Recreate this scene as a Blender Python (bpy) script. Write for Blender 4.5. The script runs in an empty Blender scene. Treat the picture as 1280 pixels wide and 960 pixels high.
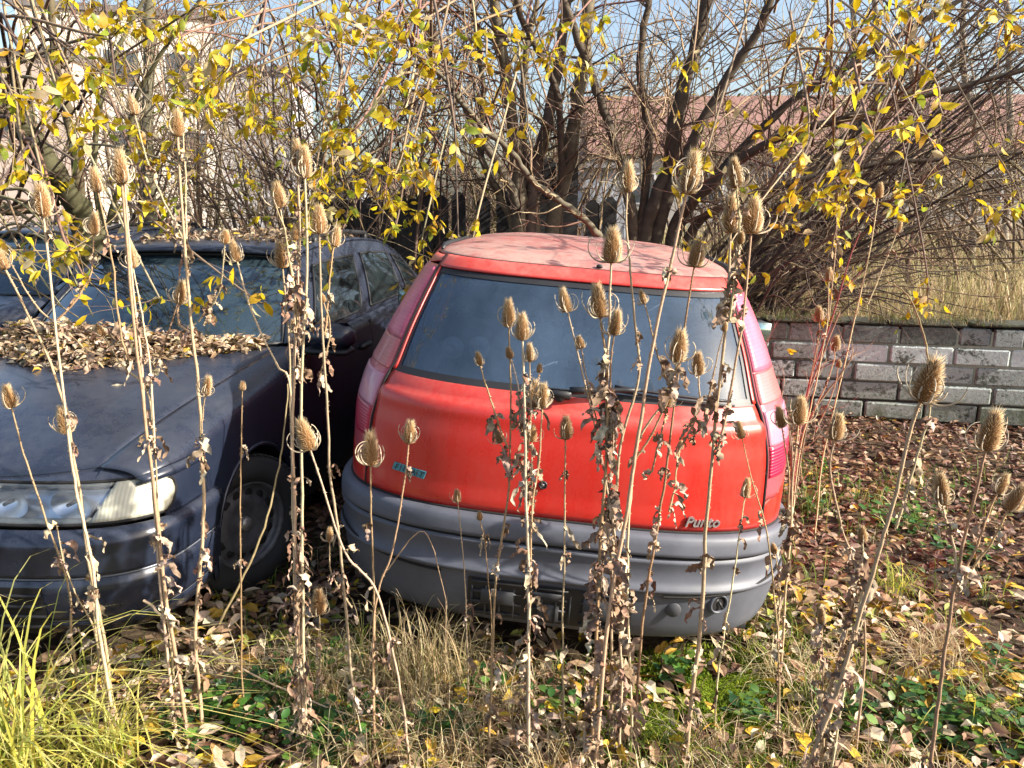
import bpy, math, random
import numpy as np
from mathutils import Vector, Matrix
rng = np.random.default_rng(7)
random.seed(7)
SC = bpy.context.scene
COL = SC.collection
PI = math.pi
A = np.array

# ------------------------------------------------------------------ camera
F_PX, PITCH, EYE = 985.0, 0.23, 1.62
cam_d = bpy.data.cameras.new('camera')
cam = bpy.data.objects.new('camera', cam_d); COL.objects.link(cam)
cam.location = (0, 0, EYE); cam.rotation_euler = (PI/2 - PITCH, 0, 0)
cam_d.sensor_width = 36; cam_d.lens = 36*F_PX/1280
cam_d.clip_start = .05; cam_d.clip_end = 2000
SC.camera = cam
CP, SP = math.cos(PITCH), math.sin(PITCH)
def at(px, py, Y):
    """point on the ray through a pixel (1280x960) at world distance Y in front"""
    a = (px-640)/F_PX; b = -(py-480)/F_PX
    d = A([a, CP + b*SP, -SP + b*CP])
    return A([0, 0, EYE]) + d*(Y/d[1])
def ground_z(x, y):
    return .035*np.sin(x*1.3+.4)*np.cos(y*1.1) + .02*np.sin(x*3.1+y*2.3)
def atg(px, py):
    a = (px-640)/F_PX; b = -(py-480)/F_PX
    d = A([a, CP + b*SP, -SP + b*CP])
    return A([0, 0, EYE]) + d*(EYE/-d[2])

# ------------------------------------------------------------------ mesh helpers
class MB:
    def __init__(s): s.V=[]; s.F=[]; s.C=[]; s.n=0
    def add(s, V, F, col=None):
        V=np.asarray(V,float); s.V.append(V)
        for f in (F if isinstance(F,list) and len(F) and isinstance(F[0],np.ndarray) else [np.asarray(F)]):
            if len(f): s.F.append(f+s.n)
        if col is None: col=(1,1,1)
        c=np.empty((len(V),3)); c[:]=col; s.C.append(c); s.n+=len(V)
    def build(s, name, mat, parent=None, smooth=True, loc=None):
        me=bpy.data.meshes.new(name)
        V=np.concatenate(s.V) if s.V else np.zeros((0,3))
        me.vertices.add(len(V)); me.vertices.foreach_set('co', V.ravel())
        nl=sum(f.size for f in s.F); nf=sum(len(f) for f in s.F)
        me.loops.add(nl); me.polygons.add(nf)
        me.loops.foreach_set('vertex_index', np.concatenate([f.ravel() for f in s.F]).astype(np.int32))
        tot=np.concatenate([np.full(len(f), f.shape[1]) for f in s.F]).astype(np.int32)
        st=np.concatenate([[0],np.cumsum(tot)[:-1]]).astype(np.int32)
        me.polygons.foreach_set('loop_start', st); me.polygons.foreach_set('loop_total', tot)
        me.polygons.foreach_set('use_smooth', np.full(nf, smooth))
        me.update(calc_edges=True)
        at_=me.color_attributes.new('Col','FLOAT_COLOR','POINT')
        C=np.concatenate(s.C); C4=np.ones((len(C),4)); C4[:,:3]=C
        at_.data.foreach_set('color', C4.ravel())
        me.materials.append(mat)
        o=bpy.data.objects.new(name, me); COL.objects.link(o)
        if parent is not None: o.parent=parent
        if loc is not None: o.location=loc
        return o
def tag(o, label=None, cat=None, group=None, kind=None):
    if label: o['label']=label
    if cat: o['category']=cat
    if group: o['group']=group
    if kind: o['kind']=kind
    return o
def empty(name, loc=(0,0,0), label=None, cat=None, group=None):
    o=bpy.data.objects.new(name,None); COL.objects.link(o); o.location=loc; o.empty_display_size=.1
    return tag(o,label,cat,group)
def copy_tree(o, parent=None):
    c=o.copy(); COL.objects.link(c); c.parent=parent
    for ch in list(o.children): copy_tree(ch,c)
    return c
def grid(P, closed=False):
    """P (n,m,3) -> V,F"""
    n,m=P.shape[:2]; i,j=np.meshgrid(np.arange(n-1),np.arange(m if closed else m-1),indexing='ij')
    i=i.ravel(); j=j.ravel(); j2=(j+1)%m
    return P.reshape(-1,3), np.stack([i*m+j,i*m+j2,(i+1)*m+j2,(i+1)*m+j],1)
def tube(mb, path, r, sides=5, col=None, cap=False):
    P=np.asarray(path,float); n=len(P); r=np.broadcast_to(r,(n,))
    T=np.gradient(P,axis=0); T/=np.linalg.norm(T,axis=1,keepdims=True)+1e-9
    ref=A([0,0,1.]) if abs(T[:,2].mean())<.75 else A([1.,0,0])
    U=np.cross(T,ref); U/=np.linalg.norm(U,axis=1,keepdims=True)+1e-9
    W=np.cross(T,U)
    a=np.arange(sides)*2*PI/sides
    G=P[:,None]+r[:,None,None]*(np.cos(a)[None,:,None]*U[:,None]+np.sin(a)[None,:,None]*W[:,None])
    V,F=grid(G,True)
    if col is not None and np.ndim(col)==2: col=np.repeat(col,sides,0)
    mb.add(V,F,col)
    if cap:
        k=mb.n-len(V); mb.F.append(A([[k+i for i in range(sides)][::-1]])); mb.F.append(A([[k+(n-1)*sides+i for i in range(sides)]]))
def box(mb, c, s, rz=0, bev=0.0, R=None, col=None):
    s=A(s)/2
    b=min(bev, s.min()*.9)
    if b<=0:
        V=A([[x,y,z] for z in (-1,1) for y in (-1,1) for x in (-1,1)],float)*s
        F=A([[0,2,3,1],[4,5,7,6],[0,1,5,4],[2,6,7,3],[0,4,6,2],[1,3,7,5]])
    else:
        # rounded box via layered rings
        rings=[]
        for zz,ins in ((-s[2],b),(-s[2]+b,0),(s[2]-b,0),(s[2],b)):
            x,y=s[0]-ins,s[1]-ins; k=b
            rings.append([[x-k,-y,zz],[x,-y+k,zz],[x,y-k,zz],[x-k,y,zz],[-x+k,y,zz],[-x,y-k,zz],[-x,-y+k,zz],[-x+k,-y,zz]])
        V,F=grid(A(rings),True)
        F=[F,A([[7,6,5,4,3,2,1,0],[24,25,26,27,28,29,30,31]])]
    if R is not None: V=V@A(R).T
    c_,s_=math.cos(rz),math.sin(rz); V=V@A([[c_,s_,0],[-s_,c_,0],[0,0,1]])
    mb.add(V+A(c),F,col)
def lathe(mb, prof, axis='z', n=24, c=(0,0,0), R=None, col=None):
    p=A(prof,float); a=np.arange(n)*2*PI/n
    G=np.stack([p[:,0][:,None]*np.cos(a),p[:,0][:,None]*np.sin(a),np.repeat(p[:,1][:,None],n,1)],-1)
    if axis=='x': G=G[...,[2,0,1]]
    if axis=='y': G=G[...,[1,2,0]]
    V,F=grid(G,True)
    if R is not None: V=V@A(R).T
    mb.add(V+A(c),F,col)
def interp(t, tab):
    """smooth (monotone-ish Catmull) interpolation of rows tab[(key, v1, v2..)]"""
    tab=A(tab,float); x=tab[:,0]; t=np.asarray(t,float); out=[]
    for k in range(1,tab.shape[1]):
        y=tab[:,k]; h=np.diff(x); d=np.diff(y)/h
        m=np.zeros(len(x)); m[0]=d[0]; m[-1]=d[-1]
        for i in range(1,len(x)-1):
            if d[i-1]*d[i]>0: m[i]=3*(h[i-1]+h[i])/((2*h[i]+h[i-1])/d[i-1]+(h[i]+2*h[i-1])/d[i])
        i=np.clip(np.searchsorted(x,t)-1,0,len(x)-2); hh=h[i]; s=np.clip((t-x[i])/hh,0,1)
        out.append((2*s**3-3*s**2+1)*y[i]+(s**3-2*s**2+s)*hh*m[i]+(-2*s**3+3*s**2)*y[i+1]+(s**3-s**2)*hh*m[i+1])
    return out if len(out)>1 else out[0]

# ------------------------------------------------------------------ materials
def new_mat(name):
    m=bpy.data.materials.new(name); m.use_nodes=True; nt=m.node_tree
    for n in list(nt.nodes):
        if n.type!='OUTPUT_MATERIAL': nt.nodes.remove(n)
    return m, nt, [n for n in nt.nodes if n.type=='OUTPUT_MATERIAL'][0]
def N(nt, typ, **kw):
    n=nt.nodes.new(typ)
    for k,v in kw.items():
        if k in n.inputs: n.inputs[k].default_value=v
        else: setattr(n,k,v)
    return n
def mixc(nt, fac, a, b, typ='MIX'):
    m=nt.nodes.new('ShaderNodeMix'); m.data_type='RGBA'; m.blend_type=typ
    for sock,v in ((m.inputs[0],fac),(m.inputs[6],a),(m.inputs[7],b)):
        if hasattr(v,'is_linked') or hasattr(v,'links'): nt.links.new(v,sock)
        elif isinstance(v,(int,float)): sock.default_value=v
        else: sock.default_value=(*v,1) if len(v)==3 else v
    return m.outputs[2]
def noise(nt, scale, detail=4, rough=.6, coord='Object', stretch=None, dist=0):
    tc=N(nt,'ShaderNodeTexCoord'); v=tc.outputs[coord]
    if stretch:
        mp=N(nt,'ShaderNodeMapping'); mp.inputs['Scale'].default_value=stretch; nt.links.new(v,mp.inputs[0]); v=mp.outputs[0]
    n=N(nt,'ShaderNodeTexNoise'); n.inputs['Scale'].default_value=scale; n.inputs['Detail'].default_value=detail; n.inputs['Roughness'].default_value=rough
    n.inputs['Distortion'].default_value=dist
    nt.links.new(v,n.inputs['Vector']); return n.outputs['Fac']
def ramp(nt, fac, stops):
    r=N(nt,'ShaderNodeValToRGB'); e=r.color_ramp.elements
    while len(e)<len(stops): e.new(.5)
    for el,(p,c) in zip(e,stops): el.position=p; el.color=(*c,1) if not isinstance(c,(int,float)) else (c,c,c,1)
    nt.links.new(fac,r.inputs[0]); return r.outputs[0]
def bump(nt, h, strength=.3, dist=.01):
    b=N(nt,'ShaderNodeBump'); b.inputs['Strength'].default_value=strength; b.inputs['Distance'].default_value=dist
    nt.links.new(h,b.inputs['Height']); return b.outputs[0]
def princ(nt,out,**kw):
    p=N(nt,'ShaderNodeBsdfPrincipled')
    for k,v in kw.items():
        s=p.inputs[k.replace('_',' ')]
        if hasattr(v,'links'): nt.links.new(v,s)
        elif isinstance(v,tuple): s.default_value=(*v,1) if len(v)==3 else v
        else: s.default_value=v
    nt.links.new(p.outputs[0],out.inputs[0]); return p
def simple(name,c,rough=.5,metal=0.,var=.25,scale=8,bmp=0,coat=0,spec=.5,stretch=None,ribs=None):
    m,nt,o=new_mat(name)
    n=noise(nt,scale,5,.65,stretch=stretch)
    c=A(c,float)
    col=ramp(nt,n,[(.3,tuple(c*(1-var))),(.7,tuple(np.minimum(c*(1+var),1)))])
    p=princ(nt,o,Base_Color=col,Roughness=rough,Metallic=metal,Coat_Weight=coat,Specular_IOR_Level=spec)
    if bmp: nt.links.new(bump(nt,noise(nt,scale*3,5,.7,stretch=stretch),bmp,.01),p.inputs['Normal'])
    if ribs:
        wv=N(nt,'ShaderNodeTexWave'); wv.bands_direction=ribs[0]; wv.inputs['Scale'].default_value=ribs[1]; tc=N(nt,'ShaderNodeTexCoord'); nt.links.new(tc.outputs['Object'],wv.inputs[0]); nt.links.new(bump(nt,wv.outputs['Fac'],ribs[2],.003),p.inputs['Normal'])
        dk=mixc(nt,1.,col,ramp(nt,wv.outputs['Fac'],[(.0,.90),(.5,1.)]),'MULTIPLY'); nt.links.new(dk,p.inputs['Base Color'])
    return m
def attr_mat(name,rough=.8,transl=0.,spec=.2,var=.2,scale=40,bmp=0):
    m,nt,o=new_mat(name)
    a=N(nt,'ShaderNodeVertexColor'); a.layer_name='Col'
    n=noise(nt,scale,3,.6)
    col=mixc(nt,1.0,a.outputs[0],ramp(nt,n,[(.3,1-var),(.7,1+0*var)]),'MULTIPLY')
    p=princ(nt,o,Base_Color=col,Roughness=rough,Specular_IOR_Level=spec)
    if bmp: nt.links.new(bump(nt,noise(nt,scale*2,4,.6),bmp,.004),p.inputs['Normal'])
    if transl>0:
        t=N(nt,'ShaderNodeBsdfTranslucent'); nt.links.new(col,t.inputs[0])
        mx=N(nt,'ShaderNodeMixShader'); mx.inputs[0].default_value=transl
        nt.links.new(p.outputs[0],mx.inputs[1]); nt.links.new(t.outputs[0],mx.inputs[2]); nt.links.new(mx.outputs[0],o.inputs[0])
    return m
def paint(name,base,dusty,amount=.35,rough=.28,upz=True,chip=None):
    m,nt,o=new_mat(name)
    g=N(nt,'ShaderNodeNewGeometry'); sep=N(nt,'ShaderNodeSeparateXYZ'); nt.links.new(g.outputs['Normal'],sep.inputs[0])
    up=ramp(nt,sep.outputs[2],[(.15,.25),(.85,1.)])
    n1=noise(nt,3.0,6,.7); n2=noise(nt,60,3,.7)
    streak=noise(nt,14,5,.75,stretch=(1,1,.12))
    d=mixc(nt,.5,ramp(nt,n1,[(.35,.15),(.7,1.)]),ramp(nt,streak,[(.35,.1),(.7,1.)]))
    d2=mixc(nt,1.0,d,up,'MULTIPLY'); d3=mixc(nt,1.0,d2,ramp(nt,n2,[(.3,.65),(.6,1.)]),'MULTIPLY')
    sc=N(nt,'ShaderNodeMath',operation='MULTIPLY'); nt.links.new(d3,sc.inputs[0]); sc.inputs[1].default_value=amount*2
    sc.use_clamp=True
    col=mixc(nt,sc.outputs[0],base,dusty)
    if chip:
        col=mixc(nt,ramp(nt,noise(nt,26,6,.75),[(.66,0.),(.68,1.)]),col,chip)
    rr=N(nt,'ShaderNodeMapRange'); nt.links.new(sc.outputs[0],rr.inputs[0]); rr.inputs[3].default_value=rough; rr.inputs[4].default_value=.75
    p=princ(nt,o,Base_Color=col,Roughness=rr.outputs[0],Coat_Weight=.35,Coat_Roughness=.25)
    nt.links.new(bump(nt,noise(nt,2.0,2,.5),.02,.01),p.inputs['Normal'])
    return m
def glass(name,tint,dust,dust_amt,rough=.03,scale=5,opacity=.35,mirror=.0):
    """window glass: transparent tint + gloss + dust film"""
    m,nt,o=new_mat(name)
    tr=N(nt,'ShaderNodeBsdfTransparent'); tr.inputs[0].default_value=(*tint,1)
    gl=N(nt,'ShaderNodeBsdfGlossy'); gl.inputs['Roughness'].default_value=rough; gl.inputs[0].default_value=(.9,.95,1,1)
    fr=N(nt,'ShaderNodeFresnel'); fr.inputs[0].default_value=1.6
    mp=N(nt,'ShaderNodeMath',operation='ADD'); nt.links.new(fr.outputs[0],mp.inputs[0]); mp.inputs[1].default_value=mirror; mp.use_clamp=True
    m1=N(nt,'ShaderNodeMixShader'); nt.links.new(mp.outputs[0],m1.inputs[0]); nt.links.new(tr.outputs[0],m1.inputs[1]); nt.links.new(gl.outputs[0],m1.inputs[2])
    df=N(nt,'ShaderNodeBsdfDiffuse'); df.inputs[0].default_value=(*dust,1)
    n1=ramp(nt,noise(nt,scale,5,.7,stretch=(1,1,.4)),[(.32,dust_amt*.35),(.68,dust_amt)]); n2=ramp(nt,noise(nt,220,2,.6),[(.35,.72),(.6,1.)])
    f=mixc(nt,1.,n1,n2,'MULTIPLY')
    m2=N(nt,'ShaderNodeMixShader'); nt.links.new(f,m2.inputs[0]); nt.links.new(m1.outputs[0],m2.inputs[1]); nt.links.new(df.outputs[0],m2.inputs[2])
    nt.links.new(m2.outputs[0],o.inputs[0]); return m
M={}
M['red']=paint('red_paint',(.52,.012,.007),(.46,.19,.15),.42,.24)
M['redroof']=paint('red_roof_paint',(.34,.035,.03),(.38,.23,.19),.8,.5)
M['blue']=paint('blue_paint',(.009,.014,.030),(.15,.155,.17),.17,.22)
M['bumper_plastic']=simple('bumper_plastic',(.085,.092,.115),.55,var=.25,scale=5,bmp=.05)
M['black']=simple('black_plastic',(.018,.018,.02),.5)
M['gap']=simple('seam_black',(.006,.005,.005),.8)
M['rubber']=simple('tyre_rubber',(.02,.02,.021),.85,bmp=.2)
M['steel']=simple('steel_rim',(.10,.10,.11),.5,.4,var=.4,scale=20)
M['cap']=simple('hub_cap',(.35,.34,.32),.4,.6)
M['chrome']=simple('reflector',(.85,.87,.9),.3,1.,var=.05)
M['ivory']=simple('lamp_ivory',(.62,.58,.44),.4,var=.15)
M['white_lens']=simple('lamp_white',(.46,.45,.36),.3,var=.1,coat=.3,ribs=('X',28,.2))
M['lens_red']=simple('lens_red',(.50,.015,.06),.3,var=.2,scale=5,coat=.5,ribs=('Z',30,.5))
M['lens_pink']=simple('lens_faded',(.52,.10,.16),.42,var=.35,scale=7,coat=.3,ribs=('Z',26,.12))
M['lens_clear']=simple('lens_milky',(.50,.20,.28),.35,var=.15,scale=8,coat=.4,ribs=('X',30,.15))
M['lens_orange']=simple('lens_orange_faded',(.50,.13,.13),.38,var=.15,scale=5,coat=.4,ribs=('Z',30,.15))
M['lamp_rim']=simple('lamp_rim',(.46,.07,.09),.35,var=.2,coat=.5)
M['rear_glass']=glass('rear_glass',(.50,.58,.66),(.12,.19,.29),.43,rough=.03,scale=2.2,mirror=.05)
M['glass']=glass('dark_glass',(.05,.07,.08),(.10,.14,.16),.16,rough=.03,mirror=.04)
M['wind_glass']=glass('windscreen_glass',(.10,.16,.18),(.12,.20,.25),.22,rough=.03,mirror=.10)
M['clear_lens']=glass('headlamp_glass',(.9,.93,.95),(.75,.78,.8),.12,rough=.03)
M['seat']=simple('seat_cloth',(.30,.34,.40),.9,var=.3,bmp=.2)
M['interior']=simple('interior_plastic',(.20,.25,.30),.8)
M['speaker']=simple('speaker_ring',(.45,.48,.50),.5)
M['badge']=simple('badge_blue',(.06,.25,.33),.35,.3,var=.3,scale=60)
M['badge_letter']=simple('badge_letter',(.015,.035,.045),.4)
M['badge_grey']=simple('badge_grey',(.34,.33,.33),.4,.6,var=.3,scale=60)
M['mirror']=simple('mirror_glass',(.35,.5,.48),.08,.9,var=.1)
M['rust']=simple('bare_primer',(.45,.36,.2),.8,var=.4,scale=30)
M['glass_side']=M['glass']
# ================================================================== superellipse shells
_n=3.1
_t=np.linspace(0,PI/2,400); _x=np.sin(_t)**(2/_n); _y=1-np.cos(_t)**(2/_n)
def unit(n):
    x=np.sin(_t)**(2/n); y=1-np.cos(_t)**(2/n)
    s=np.concatenate([[0],np.cumsum(np.hypot(np.diff(x),np.diff(y)))]); return x,y,s/s[-1]
class Shell:
    """closed car-body loops: |u| 0..1 near-end corner, 1..2 side, 2..3 far-end corner"""
    def __init__(s, rows, n=3.1, dk=1.0, n2=3.1, dk2=.7, plan=None):
        s.rows=A(rows,float); s.U=unit(n); s.U2=unit(n2); s.dk=dk; s.dk2=dk2
    def P(s,u,v,off=0):
        u=np.asarray(u,float); v=np.asarray(v,float); u,v=np.broadcast_arrays(u,v)
        z,Y,W,Fy=interp(v,s.rows); W=W+off; Y=Y-off; Fy=Fy+off
        a=np.abs(u); sg=np.where(u<0,-1,1)
        D=W*s.dk; D2=W*s.dk2
        ux,uy,us=s.U; x1=np.interp(np.clip(a,0,1),us,ux); y1=np.interp(np.clip(a,0,1),us,uy)
        vx,vy,vs=s.U2; b=np.clip(3-a,0,1); x3=np.interp(b,vs,vx); y3=np.interp(b,vs,vy)
        x=np.where(a<=1,x1*W,np.where(a<=2,W,x3*W))
        y=np.where(a<=1,Y+y1*D,np.where(a<=2,(Y+D)+(a-1)*(Fy-D2-Y-D),Fy-y3*D2))
        if s.sag: z=z-.055*np.clip(1-(z-.60)/.26,0,1)*np.clip((z-.20)/.25,.45,1)*np.minimum(a,1.15)**2.2
        return np.stack([x*sg,y,z],-1)
    sag=False
    def u_of(s,xf): return float(np.interp(xf,s.U[0],s.U[2]))
    def nrm(s,u,v,e=1e-3):
        du=s.P(u+e,v)-s.P(u-e,v); dv=s.P(u,v+e)-s.P(u,v-e); n=np.cross(du,dv); return n/(np.linalg.norm(n,axis=-1,keepdims=True)+1e-12)
    def patch(s,mb,ul,uh,vs,nu=30,off=0,offv=None):
        """ul/uh: u limits as arrays over vs (or scalars)"""
        vs=np.asarray(vs,float); ul=np.broadcast_to(ul,vs.shape); uh=np.broadcast_to(uh,vs.shape)
        if ul.mean()>uh.mean(): ul,uh=uh,ul
        t=np.linspace(0,1,nu); U=ul[:,None]+(uh-ul)[:,None]*t; VV=np.repeat(vs[:,None],nu,1)
        o=off if offv is None else (off+np.asarray(offv))[:,None,None]
        P=s.P(U,VV)+s.nrm(U,VV)*o*s.flip*np.where(U<0,1,1)[...,None]
        mb.add(*grid(P)); return P
    flip=1
def solidify(o,t,off=-1):
    m=o.modifiers.new('thickness','SOLIDIFY'); m.thickness=t; m.offset=off; return o

PR=[(.20,.20,.075,.785,3.70),(.26,.26,.045,.797,3.74),(.34,.34,.028,.804,3.76),(.45,.45,.015,.808,3.77),(.60,.60,.025,.812,3.76),(.70,.70,.03,.812,3.73),(.82,.82,.04,.808,3.60),
 (.92,.92,.062,.79,3.10),(.98,.98,.085,.772,2.85),(1.02,1.02,.112,.752,2.72),(1.15,1.15,.20,.70,2.45),(1.27,1.27,.295,.645,2.22),(1.36,1.36,.375,.598,2.02),(1.385,1.385,.41,.58,1.96),
 (1.42,1.405,.47,.55,1.88),(1.50,1.43,.66,.45,1.75),(1.58,1.447,.95,.28,1.6),(1.65,1.45,1.25,.01,1.30)]
PS=Shell(PR,n=3.0,dk=.80,dk2=.8); PS.sag=True
_tst=PS.nrm(np.array([0.]),np.array([.7]))[0]; PS.flip=-1 if _tst[1]>0 else 1
def extr_text(body, size, ext, mat, parent, loc, xdir, zdir, name, shear=0, cutspace=1.0):
    cu=bpy.data.curves.new(name,'FONT'); cu.body=body; cu.size=size; cu.extrude=ext; cu.shear=shear; cu.space_character=cutspace
    cu.offset=size*.02
    t=bpy.data.objects.new('tmp',cu); COL.objects.link(t)
    dg=bpy.context.evaluated_depsgraph_get(); me=bpy.data.meshes.new_from_object(t.evaluated_get(dg))
    bpy.data.objects.remove(t)
    X=Vector(xdir).normalized(); Z=Vector(zdir).normalized(); Nn=X.cross(Z).normalized(); Z=Nn.cross(X)
    me.transform(Matrix((( X[0],Z[0],Nn[0],loc[0]),(X[1],Z[1],Nn[1],loc[1]),(X[2],Z[2],Nn[2],loc[2]),(0,0,0,1))))
    me.materials.clear(); me.materials.append(mat); me.name=name
    o=bpy.data.objects.new(name,me); COL.objects.link(o); o.parent=parent; return o
def wheel(parent, x, y, r, side, steer=0, R=.3, width=.17, holes=True):
    w=empty('wheel'); w.parent=parent; w.location=(x,y,r); w.rotation_euler=(0,0,steer)
    del_keys=None
    mb=MB(); h=width/2
    lathe(mb,[(R*.62,-h*.8),(R*.75,-h),(R*.92,-h*.95),(R*.985,-h*.7),(R,-h*.3),(R,h*.3),(R*.985,h*.7),(R*.92,h*.95),(R*.75,h),(R*.62,h*.8),(R*.62,-h*.8)],'x',48)
    for k in range(60):
        a=k*2*PI/60
        for xx in (-h*.55,0,h*.55):
            box(mb,(xx,R*math.cos(a)*1.003,R*math.sin(a)*1.003),(h*.42,.008,.018),R=Matrix.Rotation(a,3,'X'))
    mb.build('tyre',M['rubber'],w)
    mb=MB(); s=side
    lathe(mb,[(R*.63,s*h*.80),(R*.60,s*h*.86),(R*.57,s*h*.6),(R*.55,s*h*.35),(R*.5,s*h*.42),(R*.38,s*h*.62),(R*.30,s*h*.60),(R*.22,s*h*.45),(R*.10,s*h*.45),(R*.001,s*h*.45)],'x',48)
    mb.build('rim',M['steel'],w)
    mb=MB()
    if holes:
        for k in range(14):
            a=k*2*PI/14
            Rm=Matrix.Rotation(a,3,'X')
            lathe(mb,[(.0,s*(h*.545)),(.018,s*(h*.545)),(.021,s*(h*.50))],'x',10,c=(0,R*.445*math.cos(a),R*.445*math.sin(a)))
    mb.build('rim_slots',M['gap'],w) if holes else None
    mb=MB(); lathe(mb,[(.03,s*h*.45),(.03,s*h*.62),(.022,s*h*.72),(.0005,s*h*.74)],'x',16); mb.build('hub_cap',M['cap'],w)
    return w
def cut_circle(P, cy, cz, r, i_y=1, i_z=2):
    """P grid (n,m,3): drop faces inside a wheel arch, snap the rim to the circle"""
    V,F=grid(P); d=np.hypot(V[:,i_y]-cy,V[:,i_z]-cz); ins=d<r
    keep=~(ins[F].all(1)); F=F[keep]; used=np.zeros(len(V),bool); used[F.ravel()]=True
    snap=ins&used; k=r/np.maximum(d,1e-6)
    V=V.copy(); V[snap,i_y]=cy+(V[snap,i_y]-cy)*k[snap]; V[snap,i_z]=cz+(V[snap,i_z]-cz)*k[snap]
    return V,F
def arch_liner(mb, xo, cy, cz, r, depth):
    a=np.linspace(-.2,PI+.2,28); sg=np.sign(xo)
    G=np.stack([np.stack([np.full(28,x),cy+r*np.cos(a),cz+r*np.sin(a)],-1) for x in (xo,xo-sg*depth)])
    mb.add(*grid(G))
    c=A([[xo-sg*depth,cy,cz]]); V=np.concatenate([c,G[1]]); mb.add(V,A([[0,i,i+1] for i in range(1,28)]))

# ================================================================== red hatchback
punto=empty('red_hatchback',(.095,2.36,0),'small red hatchback seen from behind with grey plastic bumper and dusty roof','car')
punto.rotation_euler=(0,.078,-.105)
def u_in(v):      # inner edge of lamp = outer edge of tailgate
    xf=np.interp(v,[.6,.72,.84,.98,1.02,1.2,1.345,1.39],[.84,.835,.83,.82,.818,.84,.862,.872]); return np.interp(xf,PS.U[0],PS.U[2])
def u_out(v): return np.interp(v,[.70,.74,.80,.88,.96,1.02,1.1,1.2,1.3,1.352],[.60,.68,.76,.83,.87,.875,.87,.845,.80,.745])
WB,WT=1.012,1.350      # glass bottom / top
# tailgate lower panel with the crease
mb=MB(); vs=np.concatenate([np.linspace(.612,.90,14),np.linspace(.905,WB+.002,12)])
ofv=interp(vs,[(.60,-.004),(.62,.003),(.655,.004),(.662,.0),(.80,.0),(.88,.002),(.935,.010),(.95,.008),(.965,-.002),(1.02,-.004)])
PS.patch(mb,-u_in(vs)+.006,u_in(vs)-.006,vs,60,0,ofv)
vs=np.linspace(WT-.002,1.388,6); PS.patch(mb,-u_in(vs)+.004,u_in(vs)-.004,vs,50,.004)
# frame strips beside the glass
for sg in (-1,1):
    vs=np.linspace(WB,WT,24); w=.012
    PS.patch(mb,sg*(u_in(vs)-.006-w),sg*(u_in(vs)-.006),vs,4,.002)
tg=mb.build('tailgate',M['red'],punto); solidify(tg,.006)
# body shell
mb=MB()
side=lambda v,y:0
vsb=np.linspace(.60,1.385,44)
ub=np.where((vsb>.70)&(vsb<1.352),u_out(vsb)+.004,u_in(vsb))
ub=np.where(vsb<.70,u_in(vsb),ub)
for sg in (-1,1):
    PS.patch(mb,sg*ub,sg*1.0,vsb,20)
    vsl=np.linspace(.22,1.385,60); n=150
    UU=np.linspace(1.0,2.0,n)[None,:].repeat(60,0); VV=np.repeat(vsl[:,None],n,1)
    P=PS.P(sg*UU,VV)
    yl,wl=.73,3.02
    V,F=cut_circle(P,yl,.29,.325); 
    # second arch
    d=np.hypot(V[:,1]-wl,V[:,2]-.29); ins=d<.325; F=F[~ins[F].all(1)]; used=np.zeros(len(V),bool); used[F.ravel()]=True; sn=ins&used; k=.325/np.maximum(d,1e-6)
    V[sn,1]=wl+(V[sn,1]-wl)*k[sn]; V[sn,2]=.29+(V[sn,2]-.29)*k[sn]
    mb.add(V,F)
vf=np.linspace(.22,1.385,60); PS.patch(mb,2.0,3.0,vf,30); PS.patch(mb,-2.0,-3.0,vf,30)
bo=mb.build('body',M['red'],punto); solidify(bo,.012)
mb=MB(); vr=np.linspace(1.392,1.65,24)
PS.patch(mb,-3,3,vr,160); rf=mb.build('roof',M['redroof'],punto); solidify(rf,.01)
# lamps: body-side rim, lenses
for sg in (-1,1):
    mb=MB(); vs=np.linspace(.702,1.351,40); PS.patch(mb,sg*u_in(vs),sg*u_out(vs),vs,12,.001)
    lamp=mb.build('tail_lamp',M['lamp_rim'],punto); solidify(lamp,.02)
    for nm,mt,a,b,e in (('upper_lens','lens_pink',1.10,1.342,.02),('orange_lens','lens_orange',1.005,1.097,.02),('reversing_lens','lens_clear',.875,.985,.05),('lower_lens','lens_red',.775,.872,.07)):
        mb=MB(); vs=np.linspace(a,b,14); w=u_out(vs)-u_in(vs)
        lo=u_in(vs)+.012; hi=u_out(vs)-w*.10-.01
        if nm=='orange_lens': hi=hi-.05*np.clip((1.05-vs)/.05,0,1)**2
        hi=hi-(.06 if nm in('reversing_lens','lower_lens') else 0)
        PS.patch(mb,sg*lo,sg*np.maximum(hi,lo+.01),vs,10,.005)
        l=mb.build(nm,M[mt],lamp); solidify(l,.008)
# seams
mb=MB()
for sg in (-1,1):
    vs=np.linspace(.612,1.388,50); tube(mb,PS.P(sg*u_in(vs),vs)+PS.nrm(sg*u_in(vs),vs)*0,.0058,5)
uu=np.linspace(-u_in(1.39),u_in(1.39),50); tube(mb,PS.P(uu,uu*0+1.390),.0045,5)
uu=np.linspace(-1.3,1.3,90); tube(mb,PS.P(uu,uu*0+.612)-A([0,0,.002]),.006,5)
mb.build('seam',M['gap'],punto)
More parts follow.
